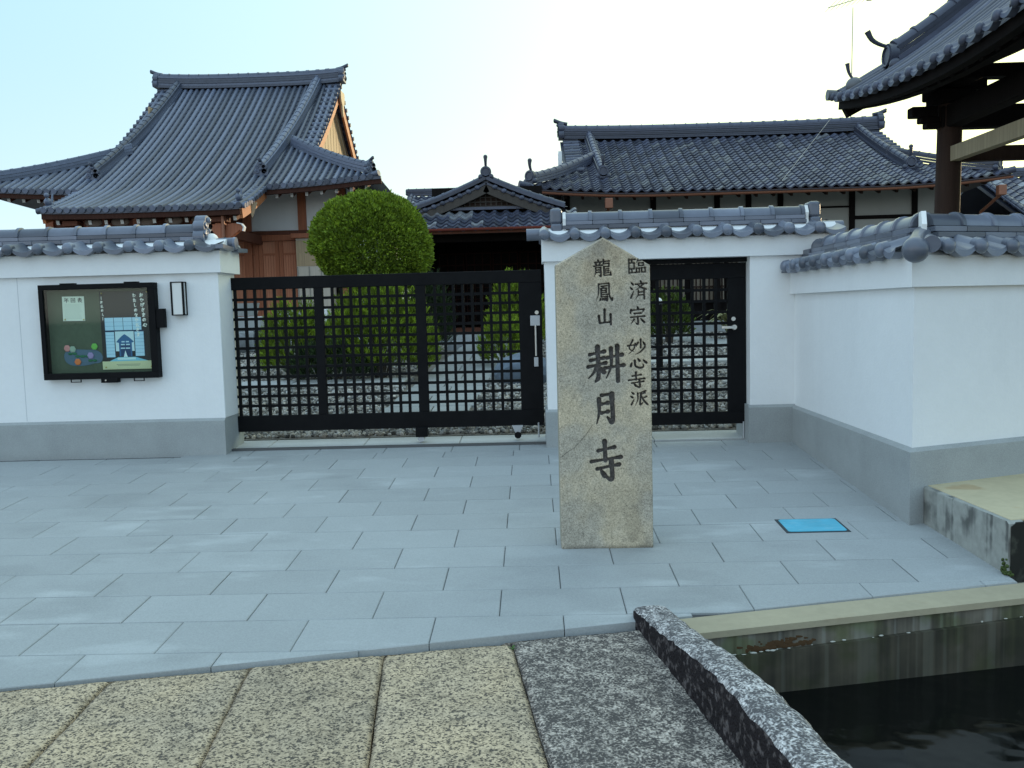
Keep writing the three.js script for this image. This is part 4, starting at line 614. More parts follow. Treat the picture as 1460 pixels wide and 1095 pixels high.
// ridge-end tile: shield with side scrolls and a horn; faces +x before the turn
function roofOni(t, pos, turn, s, mats, horn = 1, round = false) {
  const o = round ? { body: merge([uvm(new THREE.CylinderGeometry(0.15, 0.15, 0.1, 20).rotateZ(Math.PI / 2).translate(0.05, 0.2, 0)), uvm(ball(V(0.05, 0.07, 0.14), 0.075)), uvm(ball(V(0.05, 0.07, -0.14), 0.075)), uvm(bx(0, 0.1, 0, 0.12, -0.12, 0.12, 0.02))]), carving: uvm(new THREE.TorusGeometry(0.11, 0.015, 6, 20).rotateY(Math.PI / 2).translate(0.105, 0.2, 0)) } : onigawara(0.36, 0.42, 0.12);
  const b = M('ridge_end_ornament', ready(uvm(o.body)), mats[1], t); b.position.copy(pos); b.rotation.y = turn; b.scale.setScalar(s);
  M('carved_scrolls', ready(o.carving), mats[2 % mats.length], b);
  if (horn) {
    const y0 = round ? 0.32 : 0.36, pts = round ? [V(0.0, y0, 0), V(0.05, y0 + 0.1, 0), V(0.07, y0 + 0.2, 0), V(0.06, y0 + 0.28, 0)] : [V(-0.1, y0, 0), V(0.06, y0 + 0.03, 0), V(0.22, y0 + 0.09, 0)];
    M('horn_tile', ready(merge([sweep(new THREE.CatmullRomCurve3(pts).getPoints(8), arc(0.045, 10, 0, 2 * Math.PI).slice(0, 10), { scale: (k) => (round ? 0.75 + 0.55 * k * k : 0.9 + 0.25 * k), hint: V(0, 0, 1) }), uvm(ball(pts[pts.length - 1].clone(), round ? 0.06 : 0.055, round ? 1 : 0.5, 1, 1, 10))])), mats[0], b);
  }
  return b;
}
function panTileGeo(w, l) {                                 // S-shaped pantile: x across, z down the slope, front lip
  const nx = 8, f = (x) => 0.038 * Math.cos(2 * Math.PI * (x / w + 0.12)) * (x / w > 0.7 ? 1.1 : 0.85), pos = [], idx = [], n = nx + 1;
  for (const [z, d] of [[0, 0.004], [l * 1.06, 0.040], [l * 1.06 + 0.002, -0.006]]) for (let i = 0; i <= nx; i++) pos.push(w * (i / nx) * 1.02, f(w * i / nx) + d, z);
  for (let k = 0; k < 2; k++) for (let i = 0; i < nx; i++) { const a = k * n + i; idx.push(a, a + n, a + 1, a + 1, a + n, a + n + 1); }
  const g = new THREE.BufferGeometry(); g.setAttribute('position', new THREE.Float32BufferAttribute(pos, 3)); g.setIndex(idx);
  return ready(uvm(toCreasedNormals(g, 0.8)));
}
// lay pantiles on a surface S(x, z) -> y between two bounds; the first `parts` (nearest) as parts, the rest joined
function layPantiles(t, S, x0, x1, z0, z1, { w = 0.27, l = 0.24, inside = () => true, mats, parts = 300, flip = 1, light = 0.1 }) {
  const g = panTileGeo(w, l), rest = mats.map(() => []), all = [];
  const nC = Math.max(1, Math.round((x1 - x0) / w)), ww = (x1 - x0) / nC, nR = Math.round(Math.abs(z1 - z0) / (l * 0.9)), dz = (z1 - z0) / nR;
  for (let r = nR - 1; r >= 0; r--) for (let c = 0; c < nC; c++) { const x = x0 + c * ww, z = z0 + r * dz; if (inside(x + ww / 2, z + dz / 2)) all.push([x, z]); }
  all.forEach(([x, z], i) => {
    const a = V(x, S(x, z), z), X = V(x + ww, S(x + ww, z), z).sub(a).normalize(), Z = V(x, S(x, z + dz), z + dz).sub(a), len = Z.length(); Z.normalize();
    const Y = Z.clone().cross(X).multiplyScalar(Math.sign(dz)).normalize(); if (Y.y < 0) Y.negate();
    const m4 = new THREE.Matrix4().makeBasis(X.multiplyScalar(ww / w), Y, Z.multiplyScalar(len / l)); m4.setPosition(a.x + rr(-0.003, 0.003), a.y + rr(0, 0.005), a.z);
    const k = rnd() < light ? mats.length - 1 : Math.floor(rnd() * (mats.length - 1));
    if (i < parts) { const q = M('roof_tile', g, mats[k], t); q.applyMatrix4(m4); } else rest[k].push(g.clone().applyMatrix4(m4));
  });
  rest.forEach((list, k) => { if (list.length) { const q = M('far_roof_tiles', ready(merge(list)), mats[k], t); q.userData.kind = 'stuff'; } });
}
function irimoya(t, P) {                                    // hip-and-gable roof: gables at xG0 / xG1, front eave zE, ridge zR
  const { xE0, xG0, xK0, xK1, xG1, xE1, zR, zE, zH, yR, yE, c, up, mats } = P, D = zE - zR;
  const lift = (x) => { const k = 1.4; const a = clamp((x - (xK1 - k)) / (xE1 - xK1 + k), 0, 1), b = clamp(((xK0 + k) - x) / (xK0 + k - xE0), 0, 1); return up * Math.pow(Math.max(a, b), 2); };
  const S = (x, z0) => {
    const z = z0 < zR ? 2 * zR - z0 : z0, q = (z - zR) / D, tt = Math.min(1, q);
    let y = yR - (yR - yE) * ((1 + c) * tt - c * tt * tt) + lift(x) * tt * tt;
    if (z > zE) { const d = z - zE; y -= d * (P.koSlope ?? 0.4) - 0.035 * d * d; }
    return y;
  };
  const zStart = (x) => (x < xG0 ? lerp(zH, zE, (xG0 - x) / (xG0 - xE0)) : x > xG1 ? lerp(zH, zE, (x - xG1) / (xE1 - xG1)) : zR);
  const zEnd = (x) => (P.ko && x > P.ko[0] && x < P.ko[1] ? P.ko[2] : zE);
  // front bed with stepped pans
  const pitch = P.pitch ?? 0.2, pos = [], quad = (a, b, e, f) => pos.push(...a, ...e, ...b, ...b, ...e, ...f);
  const nC = Math.round((xE1 - xE0) / pitch), pw = (xE1 - xE0) / nC, off = P.style === 'san' ? -0.045 : 0;
  for (let i = 0; i < nC; i++) {
    const a = xE0 + i * pw, b = a + pw, m = (a + b) / 2, z0 = zStart(m), z1 = zEnd(m), n = Math.max(1, Math.round((z1 - z0) / 0.24));
    for (let k = 0; k < n; k++) { const za = lerp(z0, z1, k / n), zb = lerp(z0, z1, (k + 1) / n), d0 = off + 0.0, d1 = off + (P.style === 'san' ? 0 : 0.03); quad([a, S(a, za) + d0, za], [b, S(b, za) + d0, za], [a, S(a, zb) + d1, zb], [b, S(b, zb) + d1, zb]); quad([a, S(a, zb) + d1, zb], [b, S(b, zb) + d1, zb], [a, S(a, zb) + off - 0.01, zb + 0.001], [b, S(b, zb) + off - 0.01, zb + 0.001]); }
  }
  const tri = (p) => { const g = new THREE.BufferGeometry(); g.setAttribute('position', new THREE.Float32BufferAttribute(p, 3)); g.computeVertexNormals(); return ready(uvm(g)); };
  M('tile_bed', tri(pos), P.bed ?? mats[0], t);
  // back slope and side slopes
  const bp = []; const Q = (p, a, b, e, f) => p.push(...a, ...e, ...b, ...b, ...e, ...f);
  for (let i = 0; i < 12; i++) for (let k = 0; k < 12; k++) {
    const xx = (u, z) => { const q = clamp((2 * zR - z - zH) / (zE - zH), 0, 1); return lerp(lerp(xG0, xE0, q), lerp(xG1, xE1, q), u); }, za = zR - D * k / 12, zb = zR - D * (k + 1) / 12, pt = (u, z) => { const x = xx(u, z); return [x, S(x, z), z]; };
    Q(bp, pt(i / 12, za), pt((i + 1) / 12, za), pt(i / 12, zb), pt((i + 1) / 12, zb));
  }
  M('back_slope', tri(bp), mats[1], t);
  for (const [xg, xe] of [[xG0, xE0], [xG1, xE1]]) {
    const sp = [], pt = (s, q) => { const x = lerp(xg, xe, s), zf = lerp(zH, zE, s), zb = 2 * zR - zf, z = lerp(zf, zb, q); const yh = S(x, zf), l = lift(x) * Math.pow((zf - zR) / D, 2); return [x, yh - l * (1 - Math.pow(2 * q - 1, 2)), z]; };
    for (let i = 0; i < 6; i++) for (let k = 0; k < 16; k++) Q(sp, pt(i / 6, k / 16), pt(i / 6, (k + 1) / 16), pt((i + 1) / 6, k / 16), pt((i + 1) / 6, (k + 1) / 16));
    M('side_slope', tri(sp), mats[1], t);
    // hip ridge
    const sgn = Math.sign(xe - xg), xs = xg - sgn * Math.abs(xg - (sgn > 0 ? xK1 : xK0)) * 0.96;
    const hp = Array.from({ length: 12 }, (_, i) => { const x = lerp(xs, xe - sgn * 0.25, i / 11), z = lerp(zH + (xs - xg) / (xe - xg) * (zE - zH), zE - 0.25 / Math.abs(xe - xg) * (zE - zH), i / 11); return V(x, S(x, z) + 0.02, z); });
    ridgeStack(t, hp, { w: P.hipW ?? 0.26, h: P.hipH ?? 0.26, n: 3, r: 0.075, mats });
    const e = hp[11], ang = Math.atan2(-(zE - zH), xe - xg); roofOni(t, e.clone().add(V(sgn * -0.03, 0.0, 0)), sgn > 0 ? ang : ang, P.oniS ?? 0.9, mats, 1, P.roundOni);
    const e2 = V(xe, S(xe, zE), zE); M('corner_tile', ready(merge([cyl(e2.clone().add(V(-sgn * 0.3, 0.0, -0.1)), e2.clone().add(V(sgn * 0.04, 0.07, 0.03)), 0.075, 0.085, 12)].map(uvm))), mats[2], t);
  }
  // descending ridges with their ornaments
  for (const xk of [xK0, xK1]) {
    const dx = P.kDx ?? 0, zk = P.zK, pts = Array.from({ length: 14 }, (_, i) => { const z = lerp(zR + 0.12, zk, i / 13), x = xk + dx * i / 13; return V(x, S(x, z) + 0.02, z); });
    ridgeStack(t, pts, { w: P.kW ?? 0.34, h: P.kH ?? 0.3, n: 3, r: 0.085, mats });
    roofOni(t, pts[13].clone().add(V(0, -0.03, -0.02)), -Math.PI / 2, P.oniS ?? 1, mats, 1, P.roundOni);
  }
  // verge tiles along the gables, bargeboards
  for (const xg of [xG0, xG1]) {
    const sgn = xg === xG0 ? -1 : 1, vt = [];
    for (let i = 0, n = Math.round(D / 0.26); i < n; i++) for (const back of [0, 1]) { const z = back ? zR - i * 0.26 - 0.1 : zR + i * 0.26 + 0.1; if (Math.abs(z - zR) > Math.abs(zH - zR) + 0.1) continue; const y = S(xg, z) + 0.03; vt.push(cyl(V(xg - sgn * 0.42, y, z), V(xg + sgn * 0.05, y - 0.01, z), 0.075, 0.075, 9)); }
    vt.forEach((g, i) => M('verge_tile', ready(uvm(g)), mats[i % mats.length], t));
    for (const back of [1, -1]) { const pts = Array.from({ length: 10 }, (_, i) => { const z = zR + back * i / 9 * Math.abs(zH - zR) * 0.99; return V(xg - sgn * 0.06, S(xg, z) - 0.1, z); }); M('bargeboard', sweep(pts, rect(0.07, -(P.bargeH ?? 0.32), 0), { crease: 0.4 }), P.barge, t); }
  }
  // main ridge
  const rp = Array.from({ length: 13 }, (_, i) => { const x = lerp(xG0 - 0.02, xG1 + 0.02, i / 12), u = Math.abs(2 * i / 12 - 1); return V(x, yR - 0.04 + (P.ridgeUp ?? 0.1) * u * u * u, zR); });
  ridgeStack(t, rp, { w: P.rW ?? 0.42, h: P.rH ?? 0.5, n: P.rN ?? 5, r: 0.11, mats, collar: 0.34 });
  roofOni(t, rp[0].clone().add(V(-0.0, 0.03, 0)), Math.PI, (P.oniS ?? 1) * 1.25, mats); roofOni(t, rp[12].clone().add(V(0, 0.03, 0)), 0, (P.oniS ?? 1) * 1.25, mats);
  return { S, zStart, zEnd, lift, pw, nC };
}
function rafters(t, xs, yz, dark, white, L2 = 1.3, slope = 0.42, w = 0.09) {     // exposed rafters with white painted ends
  for (const x of xs) { const [y, z] = yz(x); const r = M('rafter', bx(-w / 2, w / 2, -0.12, 0, -L2, 0), dark, t); r.position.set(x, y, z); r.rotation.x = Math.atan(slope); if (white) M('rafter_tip', bx(-w / 2 + 0.004, w / 2 - 0.004, -0.115, -0.005, 0.001, 0.008), white, r); }
}
const range = (a, b, s) => Array.from({ length: Math.floor((b - a) / s + 1e-6) + 1 }, (_, i) => a + i * s);

// ------------------------------------------------------------ main hall
{
  const t = thing('main_hall', 'large temple hall with steep blue grey tiled hip and gable roof behind the left wall', 'temple hall');
  const P = { xE0: -15.8, xG0: -12.72, xK0: -12.05, xK1: -7.2, xG1: -6.45, xE1: -4.15, zR: -31, zE: -24.5, zH: -26.6, zK: -25.35, yR: 9.12, yE: 4.74, c: 0.24, up: 0.24, mats: mat.hallTile, bed: mat.hallBed, style: 'hon', pitch: 0.2, kDx: -0.42, ko: [-12.5, -7.33, -22.45], koSlope: 0.43, rH: 0.42, barge: mat.orangeWood, ridgeUp: 0.08 };
  const R = irimoya(t, P), { S } = R;
  for (let i = 0; i <= R.nC; i++) {
    const x = P.xE0 + i * R.pw, z0 = Math.max(R.zStart(x), x < P.xG0 || x > P.xG1 ? R.zStart(x) : P.zR + 0.1), z1 = R.zEnd(x) + 0.04; if (z1 - z0 < 0.15) continue;
    const n = Math.max(2, Math.round((z1 - z0) / 0.42)), pts = Array.from({ length: n + 1 }, (_, k) => { const z = lerp(z0, z1, k / n); return V(x, S(x, z) + 0.02, z); });
    const e = pts[n];
    M('tile_row', ready(merge([sweep(pts, arc(0.066, 5).map(([a, b]) => [a, b * 1.1]), { closed: false, caps: false, crease: 0.9 }), uvm(cyl(e.clone().add(V(0, 0.0, -0.03)), e.clone().add(V(0, -0.006, 0.025)), 0.078, 0.078, 10))])), pickI(mat.hallTile), t);
  }
  // swept verge of the step canopy: round tile ends facing sideways
  for (const [xv, s] of [[-7.31, 1], [-12.52, -1]]) for (let i = 0; i < 11; i++) { const z = lerp(-24.35, -22.5, i / 10), y = S(-9, z) + 0.02; M('verge_tile', ready(uvm(cyl(V(xv - s * 0.22, y + 0.01, z), V(xv + s * 0.09, y - 0.02, z), 0.07, 0.076, 10))), pickI(mat.hallTile), t); }
  for (const x of [-12.42, -7.45]) M('guardian_tile', [ball(V(x, S(x, -22.7) + 0.17, -22.7), 0.09, 1, 1.2, 1.3), ball(V(x + 0.02, S(x, -22.7) + 0.33, -22.62), 0.065), ball(V(x, S(x, -22.7) + 0.12, -22.85), 0.08), cyl(V(x, S(x, -22.7) + 0.2, -22.9), V(x, S(x, -22.7) + 0.42, -22.95), 0.035, 0.02)], mat.hallTile[3], t);
  // eaves: tile fascia, boards, soffit, rafters
  const eave = (xa, xb, dz, y, sec, m, name) => M(name, sweep(Array.from({ length: 14 }, (_, i) => { const x = lerp(xa, xb, i / 13), z = (dz ?? 0) + R.zEnd((xa + xb) / 2); return V(x, S(x, z) + y, z); }), sec, { crease: 0.4 }), m, t);
  for (const [a, b] of [[-15.8, -12.52], [-12.48, -7.35], [-7.3, -4.06]]) { eave(a, b, -0.02, -0.10, rect(0.1, 0.08), mat.hallTile[0], 'eave_edge'); eave(a, b, -0.06, -0.24, rect(0.12, 0.13), mat.eaveWood, 'eave_board'); }
  for (const xs of [-7.36, -12.47]) M('canopy_bargeboard', sweep(Array.from({ length: 8 }, (_, i) => { const z = lerp(-24.6, -22.5, i / 7); return V(xs, S(-9, z) - 0.06, z); }), rect(0.08, -0.26)), mat.orangeWood, t);
  { const s = new THREE.Shape(); s.moveTo(0, 0); s.lineTo(0.24, 0); s.quadraticCurveTo(0.2, -0.16, 0.1, -0.42); s.quadraticCurveTo(0.02, -0.2, 0, 0); M('carved_pendant', new THREE.ExtrudeGeometry(s, { depth: 0.06, bevelEnabled: false }).rotateY(Math.PI / 2 * 0.3).translate(-7.42, 4.2, -23.3), mat.gableWood, t); }
  const soff = (xa, xb, za, zb, m) => { const p = []; const n = 12; for (let i = 0; i < n; i++) { const a = lerp(xa, xb, i / n), b = lerp(xa, xb, (i + 1) / n), f = (x, z) => { const q = Math.max(z, Math.min(zb, R.zStart(x) + 0.12)); return [x, S(x, q) - 0.16, q]; }; p.push(...f(a, za), ...f(b, za), ...f(a, zb), ...f(b, za), ...f(b, zb), ...f(a, zb)); } const g = new THREE.BufferGeometry(); g.setAttribute('position', new THREE.Float32BufferAttribute(p, 3)); g.computeVertexNormals(); M('soffit', ready(uvm(g)), m, t); };
  soff(-15.7, -4.1, -26.2, -24.6, mat.eaveWood); soff(-12.45, -7.4, -24.6, -22.5, mat.eaveWood);
  rafters(t, range(-15.5, -12.7, 0.42), (x) => [S(x, -24.75) - 0.3, -24.75], mat.redWoodDark, mat.white); rafters(t, range(-7.05, -4.2, 0.42), (x) => [S(x, -24.75) - 0.3, -24.75], mat.redWoodDark, mat.white);
  rafters(t, range(-12.2, -7.5, 0.42), (x) => [S(x, -22.7) - 0.3, -22.7], mat.redWoodDark, mat.white, 1.6, 0.34);
  // gables
  const gy = (z) => S(-9.6, z) - 0.1;
  for (let i = 0; i < 34; i++) { const z0 = -31 - 3.74 + i * 0.22, zm = z0 + 0.11, top = gy(zm) - 0.05, bot = S(-9.6, P.zH) - 0.5; if (top - bot < 0.05) continue; M('gable_plank', bx(-6.86 + (i % 2) * 0.008, -6.80 + (i % 2) * 0.008, bot, top, z0 + 0.008, z0 + 0.212), mat.gableWood, t); }
  M('gable_wall', bx(-12.35, -12.3, 5.9, 8.1, -33, -29), mat.gableWood, t);
  for (const s of [1, -1]) M('gable_trim', sweep(Array.from({ length: 8 }, (_, i) => { const z = -31 + s * i / 7 * 3.4; return V(-6.76, gy(z) - 0.12, z); }), rect(0.08, -0.3)), mat.paleWood, t);
  { const s = new THREE.Shape(); s.moveTo(-0.3, 0); s.quadraticCurveTo(-0.34, -0.35, -0.12, -0.45); s.quadraticCurveTo(-0.1, -0.7, 0, -0.85); s.quadraticCurveTo(0.1, -0.7, 0.12, -0.45); s.quadraticCurveTo(0.34, -0.35, 0.3, 0); M('gable_pendant', new THREE.ExtrudeGeometry(s, { depth: 0.06, bevelEnabled: false }).rotateY(Math.PI / 2).translate(-6.42, 8.85, -31), mat.paleWood, t); }
  M('gable_foot_board', bx(-6.84, -6.74, 6.05, 6.2, -34.6, -27.4), mat.paleWood, t);
  // body: foundation, posts, plaster, panelled doors
  const yg = 0.88, zw = -26;
  M('stone_foundation', bx(-14.9, -4.9, -0.2, yg, -37, -25.0, 0.02), mat.plinth, t);
  M('interior_floor', bx(-14.4, -5.4, yg, yg + 0.1, -36.9, -26.1), mat.redWoodDark, t);
  M('side_wall', bx(-5.5, -5.38, yg, 4.9, -36, zw), mat.plaster, t); M('side_wall', bx(-14.35, -14.25, yg, 4.9, -36, zw), mat.redWoodDark, t); M('back_wall', bx(-14.3, -5.4, yg, 4.9, -36.1, -36), mat.plaster, t);
  M('ceiling', bx(-14.3, -5.4, 4.92, 5.0, -36, zw - 0.1), mat.redWoodDark, t);
  M('plaster_panel', bx(-8.3, -5.5, 3.68, 4.95, zw - 0.12, zw - 0.03), mat.plaster, t);
  M('upper_wall', bx(-14.3, -8.3, 3.68, 4.95, zw - 0.12, zw - 0.03), mat.redWoodDark, t);
  for (const [x, w] of [[-8.32, 0.24], [-6.68, 0.24], [-5.5, 0.24], [-9.9, 0.2], [-11.6, 0.2], [-13, 0.2], [-14.2, 0.24]]) M('post', bx(x - w / 2, x + w / 2, yg, 4.95, zw - 0.16, zw + 0.06, 0.01), mat.redWood, t);
  M('door_head_beam', bx(-14.3, -5.5, 3.58, 3.69, zw - 0.14, zw + 0.08), mat.redWoodDark, t); M('door_head_rail', bx(-8.9, -6.8, 3.40, 3.575, zw - 0.1, zw + 0.05), mat.redWood, t);
  const door = (a, b) => { const d = M('door', bx(a, b, yg, 3.39, zw - 0.08, zw - 0.02), mat.doorWood, t); M('door_stile', bx(a, a + 0.11, yg, 3.39, zw - 0.02, zw + 0.015), mat.redWood, d); M('door_stile', bx(b - 0.11, b, yg, 3.39, zw - 0.02, zw + 0.015), mat.redWood, d); for (const y of [2.98, 2.0, 1.02]) M('door_rail', bx(a + 0.11, b - 0.11, y, y + 0.06, zw - 0.02, zw + 0.012), mat.redWood, d); for (let i = 1; i < 5; i++) M('board_joint', bx(lerp(a + 0.1, b - 0.1, i / 5) - 0.005, lerp(a + 0.1, b - 0.1, i / 5) + 0.005, yg, 2.98, zw - 0.02, zw - 0.014), mat.redWood, d); };
  for (let i = 0; i < 6; i++) door(-8.92 - i * 0.9 + 0.005, -8.02 - i * 0.9 - 0.005); door(-8.015, -7.42); door(-7.41, -6.83);
  // pale box bay with a cornice, right of the doors
  M('bay', bx(-6.80, -5.75, yg, 3.42, zw + 0.06, zw + 0.42, 0.006), std({ map: woodMap([0.56, 0.50, 0.42], 31, 0.25), roughness: 0.7 }), t); M('bay_cornice', bx(-6.92, -5.65, 3.42, 3.56, zw + 0.06, zw + 0.52, 0.02), mat.redWood, t);
  M('bay_head_board', bx(-6.79, -5.76, 2.62, 3.36, zw + 0.42, zw + 0.435), mat.gableWood, t); for (const x of [-6.79, -6.45, -6.1, -5.78]) M('bay_batten', bx(x, x + 0.03, yg, 2.6, zw + 0.42, zw + 0.44), std({ color: L(0.3, 0.28, 0.25) }), t);
  // canopy posts, beams, carved nosings
  for (const x of [-7.98, -11.85]) {
    M('canopy_post', bx(x - 0.12, x + 0.12, yg - 0.3, 3.62, -22.92, -22.68, 0.02), mat.redWood, t);
    const s = x > -9 ? 1 : -1, k = new THREE.Shape(); k.moveTo(0, 0); k.lineTo(0.05, 0.2); k.bezierCurveTo(0.25, 0.24, 0.4, 0.22, 0.46, 0.14); k.bezierCurveTo(0.5, 0.04, 0.42, -0.02, 0.38, 0.06); k.bezierCurveTo(0.3, -0.02, 0.2, -0.1, 0, -0.2); k.lineTo(0, 0);
    const nose = M('carved_nosing', new THREE.ExtrudeGeometry(k, { depth: 0.14, bevelEnabled: true, bevelSize: 0.01, bevelThickness: 0.01, bevelSegments: 1 }).scale(s, 1, 1).translate(x + s * 0.12, 3.38, -22.87), mat.redWood, t);
    M('nosing_edge', sweep([V(x + s * 0.60, 3.40, -22.72), V(x + s * 0.63, 3.50, -22.72), V(x + s * 0.57, 3.58, -22.72), V(x + s * 0.45, 3.61, -22.72)], rect(0.03, 0.16, -0.1), { hint: V(0, 0, 1) }), mat.white, nose);
    M('bracket_block', [bx(x - 0.2, x + 0.2, 3.64, 3.78, -22.98, -22.62, 0.02), bx(x - 0.34, x + 0.34, 3.80, 3.9, -22.9, -22.7, 0.02)], mat.redWoodDark, t);
    M('tie_beam', bx(x - 0.09, x + 0.09, 3.3, 3.55, -26, -22.9), mat.redWoodDark, t);
  }
  M('canopy_beam', bx(-11.8, -8.05, 3.30, 3.60, -22.9, -22.7, 0.03), mat.redWood, t); M('canopy_purlin', bx(-12.45, -7.4, 3.9, 4.05, -22.88, -22.72), mat.eaveWood, t);
  for (const x of [-11.3, -10.6, -9.9, -9.2, -8.5]) M('frog_leg_strut', [ball(V(x, 3.73, -22.78), 0.25, 1, 0.5, 0.2)], std({ color: L(0.16, 0.12, 0.1) }), t);
  M('downpipe', [cyl(V(-7.86, yg - 0.4, -22.6), V(-7.86, 3.9, -22.6), 0.045)], mat.copper, t);
  for (let i = 0; i < 4; i++) M('step', bx(-11.6, -8.2, 0.3 + i * 0.16 - 0.3, 0.46 + i * 0.16, -23.4 - i * 0.4, -22.9 - i * 0.4 + 0.2, 0.01), mat.plinth, t);
}

// ------------------------------------------------------------ long residence to the right
{
  const t = thing('temple_residence', 'long low temple residence with weathered dark pantile roof, behind the gate wall', 'temple residence');
  const mats = [...mat.oldTile, mat.oldLight[0]];
  const P = { xE0: -0.2, xG0: 1.15, xK0: 1.92, xK1: 10.2, xG1: 10.8, xE1: 12.35, zR: -28, zE: -23, zH: -24.9, zK: -24.35, yR: 6.42, yE: 4.14, c: 0.16, up: 0.22, mats: mat.oldTile, style: 'san', pitch: 0.4, kDx: 0.12, rH: 0.34, rN: 6, rW: 0.4, kH: 0.2, kW: 0.3, hipH: 0.22, barge: mat.darkWood, roundOni: true, oniS: 1.0, ridgeUp: 0.06 };
  const R = irimoya(t, P), { S } = R;
  layPantiles(t, S, P.xE0, P.xE1, P.zR + 0.2, P.zE, { w: 0.262, l: 0.235, mats, inside: (x, z) => z > R.zStart(x) + 0.02, light: 0.12 });
  M('plaster_verge', bx(P.xG0 - 0.25, P.xG0 - 0.15, 5.2, 5.8, -26.8, -26.3), mat.white, t);
  // gutter, fascia, boards
  const eavePts = (y, dz) => Array.from({ length: 20 }, (_, i) => { const x = lerp(P.xE0 + 0.05, P.xE1 - 0.05, i / 19); return V(x, S(x, P.zE) + y, P.zE + dz); });
  M('gutter', sweep(eavePts(-0.10, 0.06), arc(0.055, 8, Math.PI, 2 * Math.PI), { closed: false, caps: false }), mat.copper, t); M('fascia', sweep(eavePts(-0.13, -0.02), rect(0.04, 0.1)), mat.darkWood, t);
  const p = []; for (let i = 0; i < 12; i++) { const a = lerp(0.2, 12.3, i / 12), b = lerp(0.2, 12.3, (i + 1) / 12), f = (x, z) => { const q = Math.max(z, Math.min(-23.05, R.zStart(x) + 0.1)); return [x, S(x, q) - 0.12, q]; }; p.push(...f(a, -25.2), ...f(b, -25.2), ...f(a, -23.05), ...f(b, -25.2), ...f(b, -23.05), ...f(a, -23.05)); } const g = new THREE.BufferGeometry(); g.setAttribute('position', new THREE.Float32BufferAttribute(p, 3)); g.computeVertexNormals(); M('soffit', ready(uvm(g)), mat.darkWood, t);
  rafters(t, range(0.5, 12.1, 0.45), (x) => [S(x, -23.15) - 0.14, -23.15], mat.darkWood, null, 1.8, 0.36, 0.06);
  for (const [x, y, z] of [[2.05, 4.0, -22.9], [12.0, 4.05, -22.9]]) { M('rain_head', [bx(x - 0.1, x + 0.1, y - 0.28, y - 0.02, z - 0.08, z + 0.1, 0.02)], mat.copper, t); M('downpipe', [cyl(V(x, y - 0.25, z), V(x - 0.05, y - 0.6, z - 0.9), 0.04), cyl(V(x - 0.05, y - 0.6, z - 0.9), V(x - 0.05, 0.5, z - 0.9), 0.04)], mat.copper, t); }
  const zw = -24.6, yg = 0.75;
  M('foundation', bx(0.9, 11.6, -0.2, yg, -32, zw + 0.2), mat.plinth, t);
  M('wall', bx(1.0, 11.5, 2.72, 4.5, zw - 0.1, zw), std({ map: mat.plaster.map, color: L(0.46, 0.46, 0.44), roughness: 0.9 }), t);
  M('side_wall', bx(1.0, 1.1, yg, 4.6, -31.5, zw), mat.greyWood, t); M('side_wall', bx(11.4, 11.5, yg, 4.6, -31.5, zw), mat.greyWood, t); M('back_wall', bx(1, 11.5, yg, 4.6, -31.6, -31.5), mat.greyWood, t);
  for (const x of [1.05, 3.42, 5.17, 6.03, 6.9, 8.85, 10.55, 11.45]) M('post', bx(x - 0.075, x + 0.075, yg, 4.5, zw - 0.1, zw + 0.05), mat.blackWood, t);
  M('beam', bx(8.85, 11.5, 3.42, 3.52, zw, zw + 0.04), mat.blackWood, t); M('beam', bx(1, 11.5, 2.62, 2.74, zw - 0.1, zw + 0.06), mat.blackWood, t); M('beam', bx(6.9, 8.85, 3.75, 3.8, zw, zw + 0.03), mat.blackWood, t);
  M('lower_wall', bx(1.0, 11.5, yg, 2.62, zw - 0.35, zw - 0.28), mat.blackWood, t);
  // lattice windows seen through the door
  for (const [a, b] of [[2.3, 4.3], [4.5, 5.4], [5.5, 6.6]]) { const w = M('lattice_window', bx(a, b, 1.3, 2.5, zw - 0.25, zw - 0.22), std({ color: L(0.24, 0.2, 0.15), roughness: 0.5 }), t); for (let x = a; x <= b; x += 0.12) M('lattice_bar', bx(x - 0.015, x + 0.015, 1.3, 2.5, zw - 0.22, zw - 0.16), mat.darkWood, w); for (const y of [1.3, 1.7, 2.1, 2.48]) M('lattice_rail', bx(a, b, y - 0.02, y + 0.02, zw - 0.2, zw - 0.15), mat.darkWood, w); }
}
